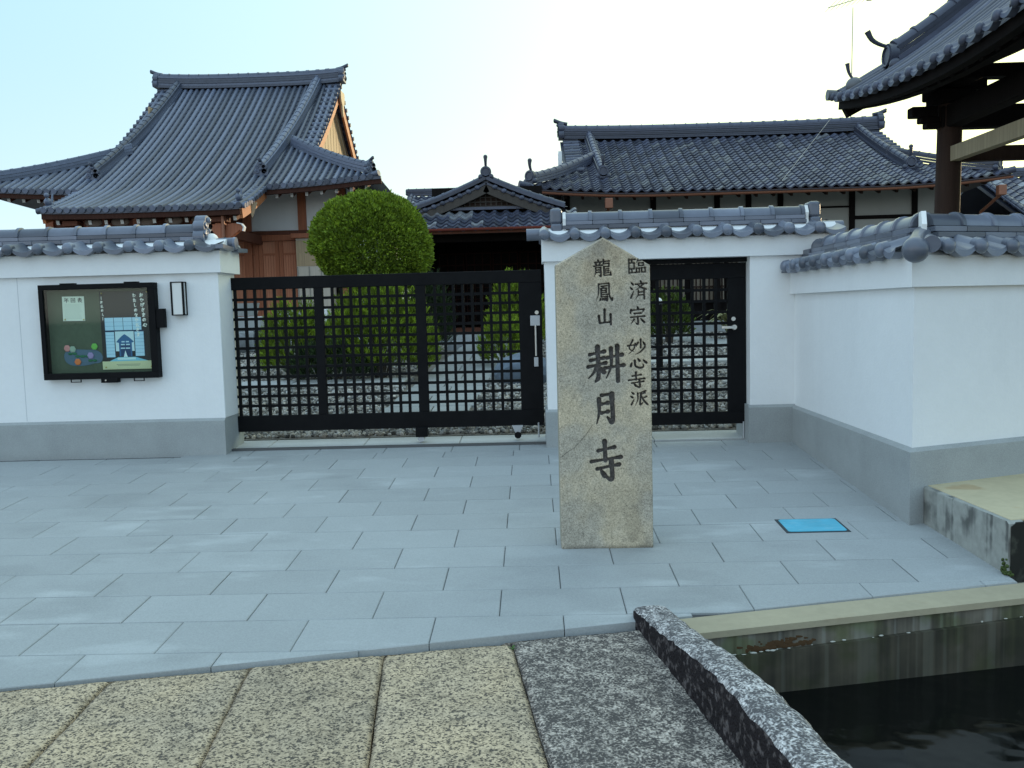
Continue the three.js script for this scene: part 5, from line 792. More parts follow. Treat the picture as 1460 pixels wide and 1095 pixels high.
// ------------------------------------------------------------ entrance porch in the middle
{
  const t = thing('entrance_porch', 'dark timber entrance porch with small gabled pantile roof, in the middle behind the sliding gate', 'entrance porch');
  const mats = [...mat.oldTile, mat.oldLight[1]], cx = -0.95, zf = -20, hw = 1.78, yA = 4.06, yB = 3.38;
  const G = (x) => { const d = Math.abs(x - cx) / hw; return yA - (yA - yB) * (1.22 * d - 0.22 * d * d); };
  for (const s of [-1, 1]) {
    const S = (a, z) => G(cx + s * (z + 0)), rot = (x, z) => 0;
    // tiles run down sideways: build in a frame turned by 90 degrees
    const sub = []; const w = 0.26, nR = 8, dl = hw / nR, g = panTileGeo(w, dl / 0.95), zs = range(zf - 4.2, zf - 0.12, w);
    for (let r = 0; r < nR; r++) for (const z of zs) {
      const xa = cx + s * r * dl, xb = cx + s * (r + 1) * dl, a = V(xa, G(xa) + 0.03, z), Z = V(xb, G(xb) + 0.03, z).sub(a).normalize(), X = V(0, 0, 1), Y = Z.clone().cross(X); if (Y.y < 0) Y.negate();
      const q = M('roof_tile', g, mats[rnd() < 0.12 ? 5 : Math.floor(rnd() * 5)], t); q.applyMatrix4(new THREE.Matrix4().makeBasis(X, Y, Z).setPosition(a.x, a.y + rr(0, 0.004), a.z));
    }
    const p = []; for (let i = 0; i < 8; i++) { const a = cx + s * hw * i / 8, b = cx + s * hw * (i + 1) / 8; p.push(a, G(a) - 0.02, zf, b, G(b) - 0.02, zf, a, G(a) - 0.02, zf - 4.2, b, G(b) - 0.02, zf, b, G(b) - 0.02, zf - 4.2, a, G(a) - 0.02, zf - 4.2); } const gg = new THREE.BufferGeometry(); gg.setAttribute('position', new THREE.Float32BufferAttribute(p, 3)); gg.computeVertexNormals(); M('roof_boarding', ready(uvm(gg)), mat.darkWood, t);
    const vp = (y, z, n = 10, k = 1) => Array.from({ length: n + 1 }, (_, i) => { const x = cx + s * hw * k * i / n; return V(x, G(x) + y, z); });
    M('bargeboard', sweep(vp(-0.06, zf + 0.05), rect(0.07, -0.17)), mat.greyWood, t); M('verge_batten', sweep(vp(0.0, zf + 0.04), rect(0.12, 0.05, -0.05)), mat.oldTile[1], t);
    ridgeStack(t, vp(0.05, zf + 0.0, 10, 0.98), { w: 0.24, h: 0.08, n: 1, r: 0.07, mats: mat.oldTile, collar: 0.24, names: ['verge_course', 'verge_roll'] });
    ridgeStack(t, vp(0.06, zf - 0.32, 10, 0.98), { w: 0.2, h: 0.08, n: 1, r: 0.065, mats: mat.oldTile, collar: 0.24, names: ['descending_course', 'descending_roll'] });
    for (let i = 1; i < 9; i++) { const x = cx + s * hw * i / 9; M('verge_tile', ready(uvm(ball(V(x, G(x) - 0.03, zf + 0.1), 0.065, 1, 0.8, 0.5, 10))), pickI(mat.oldTile), t); }
  }
  ridgeStack(t, [V(cx, yA + 0.0, zf + 0.02), V(cx, yA + 0.0, zf - 4)], { w: 0.32, h: 0.16, n: 3, r: 0.08, mats: mat.oldTile });
  roofOni(t, V(cx, yA + 0.06, zf + 0.02), -Math.PI / 2, 0.82, mat.oldTile, 1, true);
  M('gable_panel', bx(cx - 1.25, cx + 1.25, 3.3, 3.98, zf - 0.22, zf - 0.18), mat.blackWood, t);
  { const s = new THREE.Shape(); s.moveTo(-1.3, 0); s.lineTo(1.3, 0); s.lineTo(0, 0.5); s.lineTo(-1.3, 0); M('gable_board', new THREE.ExtrudeGeometry(s, { depth: 0.03, bevelEnabled: false }).translate(cx, 3.45, zf - 0.16), mat.darkWood, t); }
  for (let x = -0.75; x <= 0.75; x += 0.12) M('gable_lattice_bar', bx(cx + x - 0.014, cx + x + 0.014, 3.5, 3.5 + 0.34 * (1 - Math.abs(x) / 1.15) + 0.08, zf - 0.13, zf - 0.1), mat.greyWood, t); for (const y of [3.54, 3.64, 3.74]) M('gable_lattice_bar', bx(cx - 0.75 + (y - 3.5) * 0.9, cx + 0.75 - (y - 3.5) * 0.9, y - 0.012, y + 0.012, zf - 0.12, zf - 0.09), mat.greyWood, t);
  // pent roof below the gable
  const Sp = (x, z) => 3.42 - (z - (zf - 0.1)) * 0.46;
  layPantiles(t, Sp, cx - 1.86, cx + 2.0, zf - 0.1, zf + 0.95, { w: 0.262, l: 0.235, mats, parts: 300, light: 0.2 });
  M('pent_boarding', sweep([V(cx - 1.86, 3.38, zf - 0.1), V(cx + 2.0, 3.38, zf - 0.1)], [[0, 0], [1.03, -0.475], [1.03, -0.53], [0, -0.06]]), mat.darkWood, t);
  M('pent_head_course', sweep([V(cx - 1.5, 3.46, zf - 0.08), V(cx + 1.5, 3.46, zf - 0.08)], rect(0.16, 0.06)), mat.oldTile[3], t);
  M('gutter', sweep([V(cx - 1.9, 2.96, zf + 1.02), V(cx + 2.05, 2.96, zf + 1.02)], arc(0.05, 8, Math.PI, 2 * Math.PI), { closed: false, caps: false }), std({ color: L(0.22, 0.045, 0.03), roughness: 0.5 }), t); M('fascia', bx(cx - 1.86, cx + 2.0, 2.86, 2.98, zf + 0.9, zf + 0.94), mat.redWoodDark, t);
  // frame, dark recess, inner lattice doors, steps
  const innerBar = dull({ color: L(0.03, 0.012, 0.010) });
  for (const x of [cx - 1.6, cx + 1.6]) M('post', bx(x - 0.09, x + 0.09, 0.55, 3.35, zf + 0.3, zf + 0.48), mat.blackWood, t);
  M('lintel', bx(cx - 1.7, cx + 1.7, 2.72, 2.88, zf + 0.32, zf + 0.46), mat.blackWood, t); M('lintel', bx(cx - 1.7, cx + 1.7, 2.95, 3.1, zf - 0.5, zf - 0.3), mat.blackWood, t);
  M('side_wall', bx(cx - 1.75, cx - 1.66, 0.5, 3.4, zf - 4, zf + 0.3), mat.blackWood, t); M('side_wall', bx(cx + 1.66, cx + 1.75, 0.5, 3.4, zf - 4, zf + 0.3), mat.blackWood, t);
  M('ceiling', bx(cx - 1.75, cx + 1.75, 3.22, 3.27, zf - 4, zf + 0.2), mat.blackWood, t); M('back_wall', bx(cx - 1.75, cx + 1.75, 0.5, 3.4, zf - 1.85, zf - 1.78), mat.blackWood, t);
  for (let k = 0; k < 4; k++) { const a = cx - 1.3 + k * 0.66, d = M('inner_door', bx(a, a + 0.63, 0.85, 2.6, zf - 1.72, zf - 1.69), mat.blackWood, t); for (let i = 0; i < 4; i++) M('door_bar', bx(a + i * 0.2, a + i * 0.2 + 0.03, 0.85, 2.6, zf - 1.69, zf - 1.65), innerBar, d); for (let y = 0.9; y < 2.6; y += 0.28) M('door_rail', bx(a, a + 0.63, y, y + 0.03, zf - 1.69, zf - 1.655), innerBar, d); }
  M('floor', bx(cx - 1.66, cx + 1.66, 0.3, 0.8, zf - 1.7, zf - 0.4), mat.redWoodDark, t);
  M('stone_step', bx(cx - 0.9, cx + 1.0, 0.3, 0.70, zf + 0.35, zf + 0.85, 0.015), mat.plinth, t); M('stone_step', bx(cx - 1.1, cx + 1.2, 0.3, 0.56, zf + 0.85, zf + 1.4, 0.015), std({ map: mat.plinth.map, color: L(0.8, 0.8, 0.85) }), t);
}
// ------------------------------------------------------------ two small roofs in the distance
function smallHouse(name, label, x0, x1, zr, half, yr, ye) {
  const t = thing(name, label, 'outbuilding'), S = (x, z) => yr - (yr - ye) * Math.abs(z - zr) / half, mats = [...mat.oldTile, mat.oldLight[2]];
  layPantiles(t, S, x0, x1, zr + 0.1, zr + half, { w: 0.3, l: 0.27, mats, parts: 200, light: 0.25 });
  for (const s of [1, -1]) M('roof_slope', sweep([V(x0, yr - 0.06, zr), V(x1, yr - 0.06, zr)], [[0, 0], [s * half, ye - yr], [s * half, ye - yr - 0.08], [0, -0.1]]), mat.oldTile[0], t);
  ridgeStack(t, [V(x0, yr - 0.02, zr), V(x1, yr - 0.02, zr)], { w: 0.3, h: 0.2, n: 3, r: 0.08, mats: mat.oldTile }); roofOni(t, V(x0, yr, zr), Math.PI, 0.7, mat.oldTile, 0, true);
  ridgeStack(t, [V(x0 + 0.15, yr - 0.02, zr + 0.1), V(x0 + 0.15, ye + 0.03, zr + half)], { w: 0.2, h: 0.05, n: 1, r: 0.07, mats: mat.oldTile, names: ['verge_course', 'verge_roll'] });
  M('wall', bx(x0 + 0.4, x1 - 0.4, -0.2, ye - 0.05, zr - half + 0.6, zr + half - 0.6), mat.plaster, t); M('eave_board', bx(x0, x1, ye - 0.16, ye - 0.06, zr + half - 0.06, zr + half), mat.darkWood, t);
}
smallHouse('connecting_building', 'small tiled roof just showing between the round tree and the entrance porch', -4.62, 1.0, -34, 2.6, 5.65, 4.3);
smallHouse('side_building', 'low pantile roofed building at the right edge beyond the bell tower post', 13.0, 24, -26.5, 4.2, 4.72, 2.6);
// ------------------------------------------------------------ bell tower at the right
const eaveSmall = (() => { const g = eaveTileGeo(0.27, 0.12, 0.05); const q = g.clone().translate(-0.135, 0, -0.06); return ready(q); })();
{
  const t = thing('bell_tower', 'open timber bell tower with dark posts and heavy tiled roof, upper right corner', 'bell tower');
  const X0 = 3.8, X1 = 8.6, Zb = -11.05, Zf = -5.1, cx = 6.2, cz = -8.05, yEa = 3.36, H = 2.0, mats = mat.oldTile, hz = (Zf - Zb) / 2;
  const up = (u) => 0.30 * Math.pow(Math.abs(u), 1.9), prof = (s) => H * (0.72 * s + 0.28 * s * s);
  const face = (u, s, k) => V(k ? lerp(X1, cx, s) : lerp(X0, cx, s), yEa + up(u) * Math.pow(1 - 0.75 * s, 1.2) + prof(s), cz + u * hz);
  for (let k = 0; k < 2; k++) {
    const p = [], q = [], n = 24, m = 12; for (let i = 0; i < n; i++) for (let j = 0; j < m; j++) { const a = face(-1 + 2 * i / n, j / m, k), b = face(-1 + 2 * (i + 1) / n, j / m, k), c = face(-1 + 2 * i / n, (j + 1) / m, k), d = face(-1 + 2 * (i + 1) / n, (j + 1) / m, k); for (const v of [a, b, c, b, d, c]) { p.push(v.x, v.y - 0.02, v.z); q.push(v.x, v.y - 0.13, v.z); } }
    for (const [nm, arr, mt] of [['roof_slope', p, mats[1]], ['soffit', q, mat.blackWood]]) { const g = new THREE.BufferGeometry(); g.setAttribute('position', new THREE.Float32BufferAttribute(arr, 3)); g.computeVertexNormals(); M(nm, ready(uvm(g)), mt, t); }
    const nt = 22, out = V(k ? 1 : -1, 0, 0);
    for (let i = 0; i < nt; i++) {
      const um = -1 + 2 * (i + 0.5) / nt, pts = range(0, 0.98, 0.14).map((s) => face(um, s, k).add(V(0, 0.03, 0)));
      M('tile_row', sweep(pts, arc(0.06, 5), { closed: false, caps: false, crease: 0.9 }), pickI(mats), t);
      const e = face(um, 0, k), q = M('eave_tile', eaveSmall, mats[2 + i % 3], t); q.position.copy(e).addScaledVector(out, 0.03).add(V(0, 0.015, 0)); q.rotation.order = 'YXZ'; q.rotation.y = k ? Math.PI / 2 : -Math.PI / 2;
      const tan = face(um + 0.02, 0, k).sub(face(um - 0.02, 0, k)); q.rotation.z = Math.atan2(tan.y, tan.z) * (k ? -1 : 1);
    }
    const along = (s, dy, u0 = 1) => Array.from({ length: 15 }, (_, i) => face(u0 * (-1 + 2 * i / 14), s, k).add(V(0, dy, 0)));
    M('eave_board', sweep(along(0.02, -0.05), rect(0.09, 0.11, -0.11), { crease: 0.4 }), mat.blackWood, t); M('eave_purlin', sweep(along(0.10, -0.14), rect(0.1, 0.12, -0.12), { crease: 0.4 }), mat.blackWood, t);
    M('wall_purlin', sweep(along(0.36, -0.22, 0.94), rect(0.16, 0.2, -0.2), { crease: 0.4 }), mat.blackWood, t);
    for (let i = 0; i <= 22; i++) { const u = -0.97 + 1.94 * i / 22, a = face(u, 0.03, k).add(V(0, -0.16, 0)), b = face(u, 0.5, k).add(V(0, -0.16, 0)); M('rafter', sweep([b, a], rect(0.07, 0.08, -0.04)), mat.blackWood, t); }
    for (const u of [-1, 1]) {   // verges, descending ridges and their ornaments
      const v = (s0, s1, dy, uu) => range(s0, s1, (s1 - s0) / 9.001).map((s) => face(uu, s, k).add(V(0, dy, 0)));
      M('bargeboard', sweep(v(0.0, 0.99, -0.06, u * 0.985), rect(0.08, -0.2), { crease: 0.4 }), mat.blackWood, t);
      M('verge_roll', sweep(v(0.0, 0.99, 0.03, u * 0.985), arc(0.075, 8), { crease: 0.9 }), mats[2], t);
      ridgeStack(t, v(0.2, 0.985, -0.04, u * 0.84), { w: 0.34, h: 0.30, n: 5, r: 0.085, mats, collar: 0.25 });
      const o = face(u * 0.84, 0.2, k), dn = out; roofOni(t, o.clone().add(V(0, -0.03, 0)), k ? 0 : Math.PI, 0.95, mats, 0, true);
      M('curled_horn', sweep(new THREE.CatmullRomCurve3([o.clone().addScaledVector(dn, -0.05).add(V(0, 0.26, 0)), o.clone().addScaledVector(dn, 0.12).add(V(0, 0.28, 0)), o.clone().addScaledVector(dn, 0.26).add(V(0, 0.35, 0)), o.clone().addScaledVector(dn, 0.32).add(V(0, 0.45, 0))]).getPoints(10), arc(0.026, 8, 0, 2 * Math.PI).slice(0, 8), { scale: (s) => 0.8 + 0.6 * s * s, hint: V(0, 0, 1) }), mats[0], t);
      const c0 = face(u, 0.0, k), dz = V(0, 0, u);
      M('corner_tile', ready(merge([uvm(cyl(c0.clone().addScaledVector(dn, -0.12).add(V(0, 0.03, 0)), c0.clone().addScaledVector(dn, 0.14).add(V(0, 0.04, 0)), 0.055, 0.066, 12)), uvm(ball(c0.clone().addScaledVector(dn, -0.12).addScaledVector(dz, -0.18).add(V(0, 0.10, 0)), 0.10, 1, 1, 1, 12))])), mat.oldLight[0], t);
      M('corner_horn', sweep(new THREE.CatmullRomCurve3([c0.clone().addScaledVector(dn, -0.12).addScaledVector(dz, -0.18).add(V(0, 0.16, 0)), c0.clone().addScaledVector(dn, -0.06).addScaledVector(dz, -0.18).add(V(0, 0.25, 0)), c0.clone().addScaledVector(dn, -0.04).addScaledVector(dz, -0.18).add(V(0, 0.36, 0))]).getPoints(6), arc(0.02, 6, 0, 2 * Math.PI).slice(0, 6), { scale: (s) => 0.8 + 0.7 * s * s, hint: V(0, 0, 1) }), mats[1], t);
    }
  }
  ridgeStack(t, [V(cx, yEa + H - 0.02, Zb), V(cx, yEa + H - 0.1, cz), V(cx, yEa + H - 0.02, Zf)], { w: 0.36, h: 0.4, n: 5, r: 0.1, mats });
  // frame
  const px = [4.60, 7.8], pz = [-9.85, -6.75];
  for (const x of px) for (const z of pz) {
    const lean = (y) => 0.02 * (3.3 - y); M('post', [cyl(V(x - Math.sign(cx - x) * 0.06, -0.1, z), V(x, 3.29, z), 0.135, 0.125, 20)], mat.darkWood, t);
    M('capital_block', [bx(x - 0.19, x + 0.19, 3.29, 3.43, z - 0.19, z + 0.19, 0.02)], mat.blackWood, t);
    M('bracket_arm', bx(x - 0.36, x + 0.36, 3.43, 3.55, z - 0.08, z + 0.08, 0.02), mat.blackWood, t);
    M('bracket_arm', bx(x - 0.078, x + 0.078, 3.435, 3.555, z - 0.55, z + 0.55, 0.02), mat.blackWood, t); M('base_stone', [cyl(V(x, -0.2, z), V(x, 0.08, z), 0.28, 0.24)], mat.plinth, t);
  }
  for (const z of pz) { // head beams with stepped noses
    M('head_beam', bx(px[0] - 0.12, px[1] + 0.12, 3.03, 3.27, z - 0.085, z + 0.085, 0.02), mat.blackWood, t); for (const s of [-1, 1]) { const x = s < 0 ? px[0] : px[1]; M('beam_nose', [bx(x + s * 0.28 - 0.16, x + s * 0.28 + 0.12, 3.16, 3.27, z - 0.07, z + 0.07, 0.015), bx(x + s * 0.22 - 0.12, x + s * 0.22 + 0.08, 3.10, 3.165, z - 0.065, z + 0.065, 0.015), bx(x + s * 0.18 - 0.1, x + s * 0.18 + 0.06, 3.04, 3.105, z - 0.06, z + 0.06, 0.015)], mat.blackWood, t); }
    M('tie_beam', bx(px[0] + 0.1, px[1] - 0.1, 2.68, 2.835, z - 0.05, z + 0.05), mat.darkWood, t); M('plate', bx(px[0] - 0.3, px[1] + 0.3, 3.56, 3.70, z - 0.08, z + 0.08), mat.blackWood, t);
  }
  for (const x of px) { M('head_beam', bx(x - 0.085, x + 0.085, 3.035, 3.275, pz[0] - 0.1, pz[1] + 0.1, 0.02), mat.blackWood, t); M('side_tie_beam', bx(x - 0.05, x + 0.05, 2.67, 2.83, pz[0] + 0.1, pz[1] - 0.1, 0.004), std({ map: woodMap([0.30, 0.245, 0.155], 41), roughness: 0.7 }), t);  }
  // the bell
  const prf = [[0, 0], [0.12, 0.02], [0.3, 0.10], [0.36, 0.25], [0.38, 0.6], [0.41, 0.95], [0.43, 1.1], [0.40, 1.1], [0.36, 0.9]].map(([r, y]) => new THREE.Vector2(r, -y)); M('bell', new THREE.LatheGeometry(prf, 32).translate(cx, 2.6, cz), std({ color: L(0.05, 0.065, 0.055), metalness: 0.6, roughness: 0.5 }), t); M('bell_beam', bx(px[0], px[1], 2.75, 2.95, cz - 0.12, cz + 0.12), mat.blackWood, t); M('bell_hanger', [cyl(V(cx, 2.58, cz), V(cx, 2.76, cz), 0.04)], mat.blackWood, t);
  M('stone_base', bx(3.6, 8.8, -0.3, 0.05, -10.8, -8.0, 0.02), mat.plinth, t);
}
// ------------------------------------------------------------ aerial and its wires
{
  const t = thing('aerial', 'thin television aerial mast standing on the residence roof against the pale sky', 'aerial'); const m = std({ color: L(0.25, 0.25, 0.25), roughness: 0.5, metalness: 0.4 });
  M('mast', [cyl(V(10.02, 6.3, -28), V(10.07, 10.15, -28), 0.016, 0.012, 6)], m, t); M('boom', [cyl(V(9.35, 10.2, -28.1), V(10.75, 10.52, -27.9), 0.012, 0.012, 6)], m, t);
  for (let i = 0; i < 9; i++) M('element', [cyl(V(9.4 + i * 0.16, 10.21 + i * 0.036, -28.5), V(9.4 + i * 0.16, 10.21 + i * 0.036, -27.5), 0.006, 0.006, 5)], m, t);
  M('folded_dipole', [bx(10.55, 10.7, 10.40, 10.56, -28.2, -27.7)], m, t);
  tag(M('guy_wire', [cyl(V(9.5, 6.95, -28), V(6.6, 4.35, -23.4), 0.006, 0.006, 5)], std({ color: L(0.42, 0.40, 0.36), roughness: 0.5 })), 'pale wire running diagonally down across the residence roof tiles', 'wire');
}

// ------------------------------------------------------------ garden behind the gates
// leaf cloud: many folded leaves with their own tone, merged; place(i) -> {p, n} position and outward direction
function leaves(count, place, { len = 0.06, wid = 0.03, up = 0.3, tone = [0.045, 0.085, 0.02], vary = 0.5, seed = 1, tips = null }) {
  const r = mulberry(seed), pos = [], col = [];
  const q = (a) => { pos.push(a.x, a.y, a.z); };
  for (let i = 0; i < count; i++) {
    const { p, n, k = 1 } = place(r, i); if (!p) continue;
    const d = n.clone().add(V(r() - 0.5, r() - 0.5 + up, r() - 0.5).multiplyScalar(1.5)).normalize(), s = d.clone().cross(V(r() - 0.5, r() - 0.5, r() - 0.5)).normalize(), f = d.clone().cross(s);
    const L1 = len * (0.7 + 0.6 * r()), w = wid * (0.7 + 0.6 * r()), b = p.clone().addScaledVector(d, L1), m = p.clone().addScaledVector(d, L1 * 0.45), e = m.clone().addScaledVector(s, w / 2).addScaledVector(f, w * 0.16), g = m.clone().addScaledVector(s, -w / 2).addScaledVector(f, w * 0.16);
    q(p); q(e); q(b); q(p); q(b); q(g);
    
    const v = 1 - vary / 2 + vary * r(), yel = r(); const c = tone.map((x, j) => x * v * k * (tips && yel > 0.6 ? tips[j] : 1)); for (let j = 0; j < 6; j++) col.push(...c);
  }
  const g = new THREE.BufferGeometry(); g.setAttribute('position', new THREE.Float32BufferAttribute(pos, 3)); g.computeVertexNormals(); g.setAttribute('color', new THREE.Float32BufferAttribute(col, 3)); g.userData.ready = true; return g;
}
const leafM = new THREE.MeshPhysicalMaterial({ vertexColors: true, side: THREE.DoubleSide, roughness: 0.75, transmission: 0.25, thickness: 0, specularIntensity: 0.5 });
const leafTough = std({ vertexColors: true, roughness: 0.7 });
const bark = std({ map: tex(128, 0.3, (u, v) => { const k = 0.5 + fbm(u, v * 0.3, 14, 9); return [0.07 * k, 0.055 * k, 0.042 * k]; }), roughness: 1 });
function limb(pts, r0, r1) { return sweep(new THREE.CatmullRomCurve3(pts).getPoints(10), arc(1, 7, 0, 2 * Math.PI).slice(0, 7), { scale: (s) => lerp(r0, r1, s), crease: 2 }); }
{ // large clipped round tree
  const t = thing('round_tree', 'large clipped round green tree, dome shaped crown above the sliding gate', 'tree', [-2.52, 0.27, -14]);
  const R = V(0.93, 0.88, 0.95), c = V(-0.01, 1.94, 0);
  const bump = (d) => 1 + 0.06 * (n3(d, 3, 31) - 0.5) + 0.06 * (n3(d, 7, 32) - 0.5) + (d.y < -0.1 && d.x < 0 ? -0.12 * Math.min(1, -d.x * 1.4) : 0) + (d.x > 0.2 && d.y < 0.2 ? 0.05 : 0);
  const sq = (d) => Math.pow(Math.pow(Math.abs(d.x), 2.3) + Math.pow(Math.abs(d.y), 2.3) + Math.pow(Math.abs(d.z), 2.3), -1 / 2.3);
  const crown = leaves(60000, (r) => {
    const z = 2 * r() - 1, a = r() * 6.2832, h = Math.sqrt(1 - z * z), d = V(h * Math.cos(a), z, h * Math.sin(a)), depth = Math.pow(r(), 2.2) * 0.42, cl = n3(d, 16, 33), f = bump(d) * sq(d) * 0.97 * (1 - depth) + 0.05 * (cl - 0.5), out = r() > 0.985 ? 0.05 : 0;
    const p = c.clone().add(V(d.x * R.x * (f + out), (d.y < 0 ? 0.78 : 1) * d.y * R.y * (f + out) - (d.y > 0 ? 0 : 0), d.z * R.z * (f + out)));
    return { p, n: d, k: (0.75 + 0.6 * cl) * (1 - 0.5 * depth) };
  }, { len: 0.052, wid: 0.03, up: 0.25, tone: [0.15, 0.225, 0.018], vary: 0.7, seed: 5, tips: [1.35, 1.25, 1.0] });
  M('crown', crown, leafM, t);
  M('trunk', ready(merge([limb([V(0.05, -0.1, 0), V(0.02, 0.5, 0.02), V(0, 1.2, 0), V(0.03, 1.9, 0)], 0.11, 0.06)])), bark, t);
  for (let i = 0; i < 7; i++) { const a = i * 0.9; M('branch', limb([V(0.02, 1.0 + i * 0.08, 0), V(Math.cos(a) * 0.3, 1.4 + i * 0.09, Math.sin(a) * 0.3), V(Math.cos(a) * 0.6, 1.75 + i * 0.1, Math.sin(a) * 0.6)], 0.045, 0.012), bark, t); }
  const sprig = leaves(120, (r) => { const y = r() * 0.14; return { p: V(-0.02 + (r() - 0.5) * 0.05, 2.74 + y, (r() - 0.5) * 0.05), n: V(0, 1, 0) }; }, { len: 0.05, wid: 0.025, tone: [0.08, 0.13, 0.03], seed: 77 }); M('sprig', sprig, leafM, t);
}
function shrub(name, label, pos, rx, ry, rz, n, o, group) {   // upright shoots with narrow leaves
  const t = thing(name, label, 'shrub', pos, group);
  const rs = mulberry(o.seed), shoots = []; for (let i = 0; i < n; i++) { const a = rs() * 6.2832, z = rs(), h = Math.sqrt(1 - z * z * 0.9), k = 0.55 + 0.45 * Math.sqrt(rs()); const d = V(h * Math.cos(a), z, h * Math.sin(a)); shoots.push({ b: V(d.x * rx * k, ry * (0.08 + 0.86 * d.y * k + 0.08 * rs()), d.z * rz * k), d: d.add(V(0, 1.1, 0)).normalize(), l: (o.shoot ?? 0.16) * (0.6 + 0.8 * rs()), k: 0.55 + 0.75 * rs() }); }
  const per = o.per ?? 16;
  const g = leaves(n * per, (r, i) => { const s = shoots[Math.floor(i / per)], q = (i % per) / per; return { p: s.b.clone().addScaledVector(s.d, s.l * q), n: s.d.clone().multiplyScalar(1.1), k: s.k * (0.55 + 0.75 * q) }; }, { len: o.len ?? 0.075, wid: o.wid ?? 0.014, up: 0.2, tone: o.tone, vary: 0.5, seed: o.seed + 1, tips: [1.25, 1.15, 0.9] });
  M('foliage', g, leafM, t);
  const st = []; for (let i = 0; i < 6; i++) { const a = i * 1.05; st.push(limb([V(Math.cos(a) * 0.04, -0.05, Math.sin(a) * 0.04), V(Math.cos(a) * rx * 0.3, ry * 0.4, Math.sin(a) * rz * 0.3), V(Math.cos(a) * rx * 0.5, ry * 0.75, Math.sin(a) * rz * 0.5)], 0.018, 0.006)); } st.forEach((s) => M('stem', s, bark, t));
  return t;
}
const yg2 = (z) => yard(0, z);
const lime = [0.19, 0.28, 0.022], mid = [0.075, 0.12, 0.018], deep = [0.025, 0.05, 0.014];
shrub('upright_shrub', 'light green upright shrub behind the sliding gate, left of the first gate stile', [-3.55, yg2(-13.1), -13.1], 0.52, 1.08, 0.45, 800, { seed: 11, tone: lime });
shrub('upright_shrub', 'wide light green shrub with upright shoots, seen through the middle panel of the sliding gate', [-2.25, yg2(-12.9), -12.9], 0.82, 1.36, 0.5, 1700, { seed: 12, tone: lime });
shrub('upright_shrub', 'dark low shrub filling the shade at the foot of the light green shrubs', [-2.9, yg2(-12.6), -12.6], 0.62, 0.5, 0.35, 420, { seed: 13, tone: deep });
shrub('upright_shrub', 'light green low shrub beside the path, lower right of the sliding gate panel', [-0.42, yg2(-14.2), -14.2], 0.40, 0.72, 0.4, 420, { seed: 14, tone: lime });
shrub('upright_shrub', 'tall light green shrub behind the lower one, upper right of the sliding gate panel', [-0.28, yg2(-16.8), -16.8], 0.55, 1.42, 0.5, 800, { seed: 15, tone: lime });
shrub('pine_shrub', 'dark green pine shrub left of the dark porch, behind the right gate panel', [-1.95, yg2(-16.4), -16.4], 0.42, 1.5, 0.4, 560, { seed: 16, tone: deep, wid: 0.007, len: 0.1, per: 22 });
shrub('azalea_bush', 'small rounded green bush behind the small door, left of the agave', [2.72, yg2(-17.5), -17.5], 0.42, 1.02, 0.4, 460, { seed: 17, tone: mid, wid: 0.024, len: 0.05 });
{
  const t = thing('agave', 'pale yellow green agave with thick arching leaves, seen through the small door', 'plant', [4.0, yg2(-18), -18]);
  const rs = mulberry(91), m = std({ color: L(0.20, 0.20, 0.085), roughness: 0.7 });
  for (let i = 0; i < 24; i++) { const a = i * 2.4, l = 0.45 + 0.25 * rs(), hgt = 0.2 + 0.4 * rs(); M('leaf', sweep(new THREE.CatmullRomCurve3([V(0, 0.1 + 0.02 * i, 0), V(Math.cos(a) * l * 0.5, hgt * 0.9 + 0.1, Math.sin(a) * l * 0.5), V(Math.cos(a) * l, hgt * 0.8, Math.sin(a) * l)]).getPoints(6), [[-0.045, 0.012], [0, -0.012], [0.045, 0.012], [0, 0.006]], { scale: (s) => 1 - 0.85 * s }), m, t); }
}
{ // black post with a white cap
  const t = thing('marker_post', 'slim black post with white rounded cap, just behind the small door', 'post', [1.86, yg2(-12.9), -12.9]);
  M('shaft', [cyl(V(0, -0.1, 0), V(0, 1.0, 0), 0.052, 0.05, 16)], mat.black, t); M('cap', [ball(V(0, 1.03, 0), 0.05, 1, 1.2, 1, 16), cyl(V(0, 0.98, 0), V(0, 1.03, 0), 0.05, 0.05, 16)], mat.white, t);
}
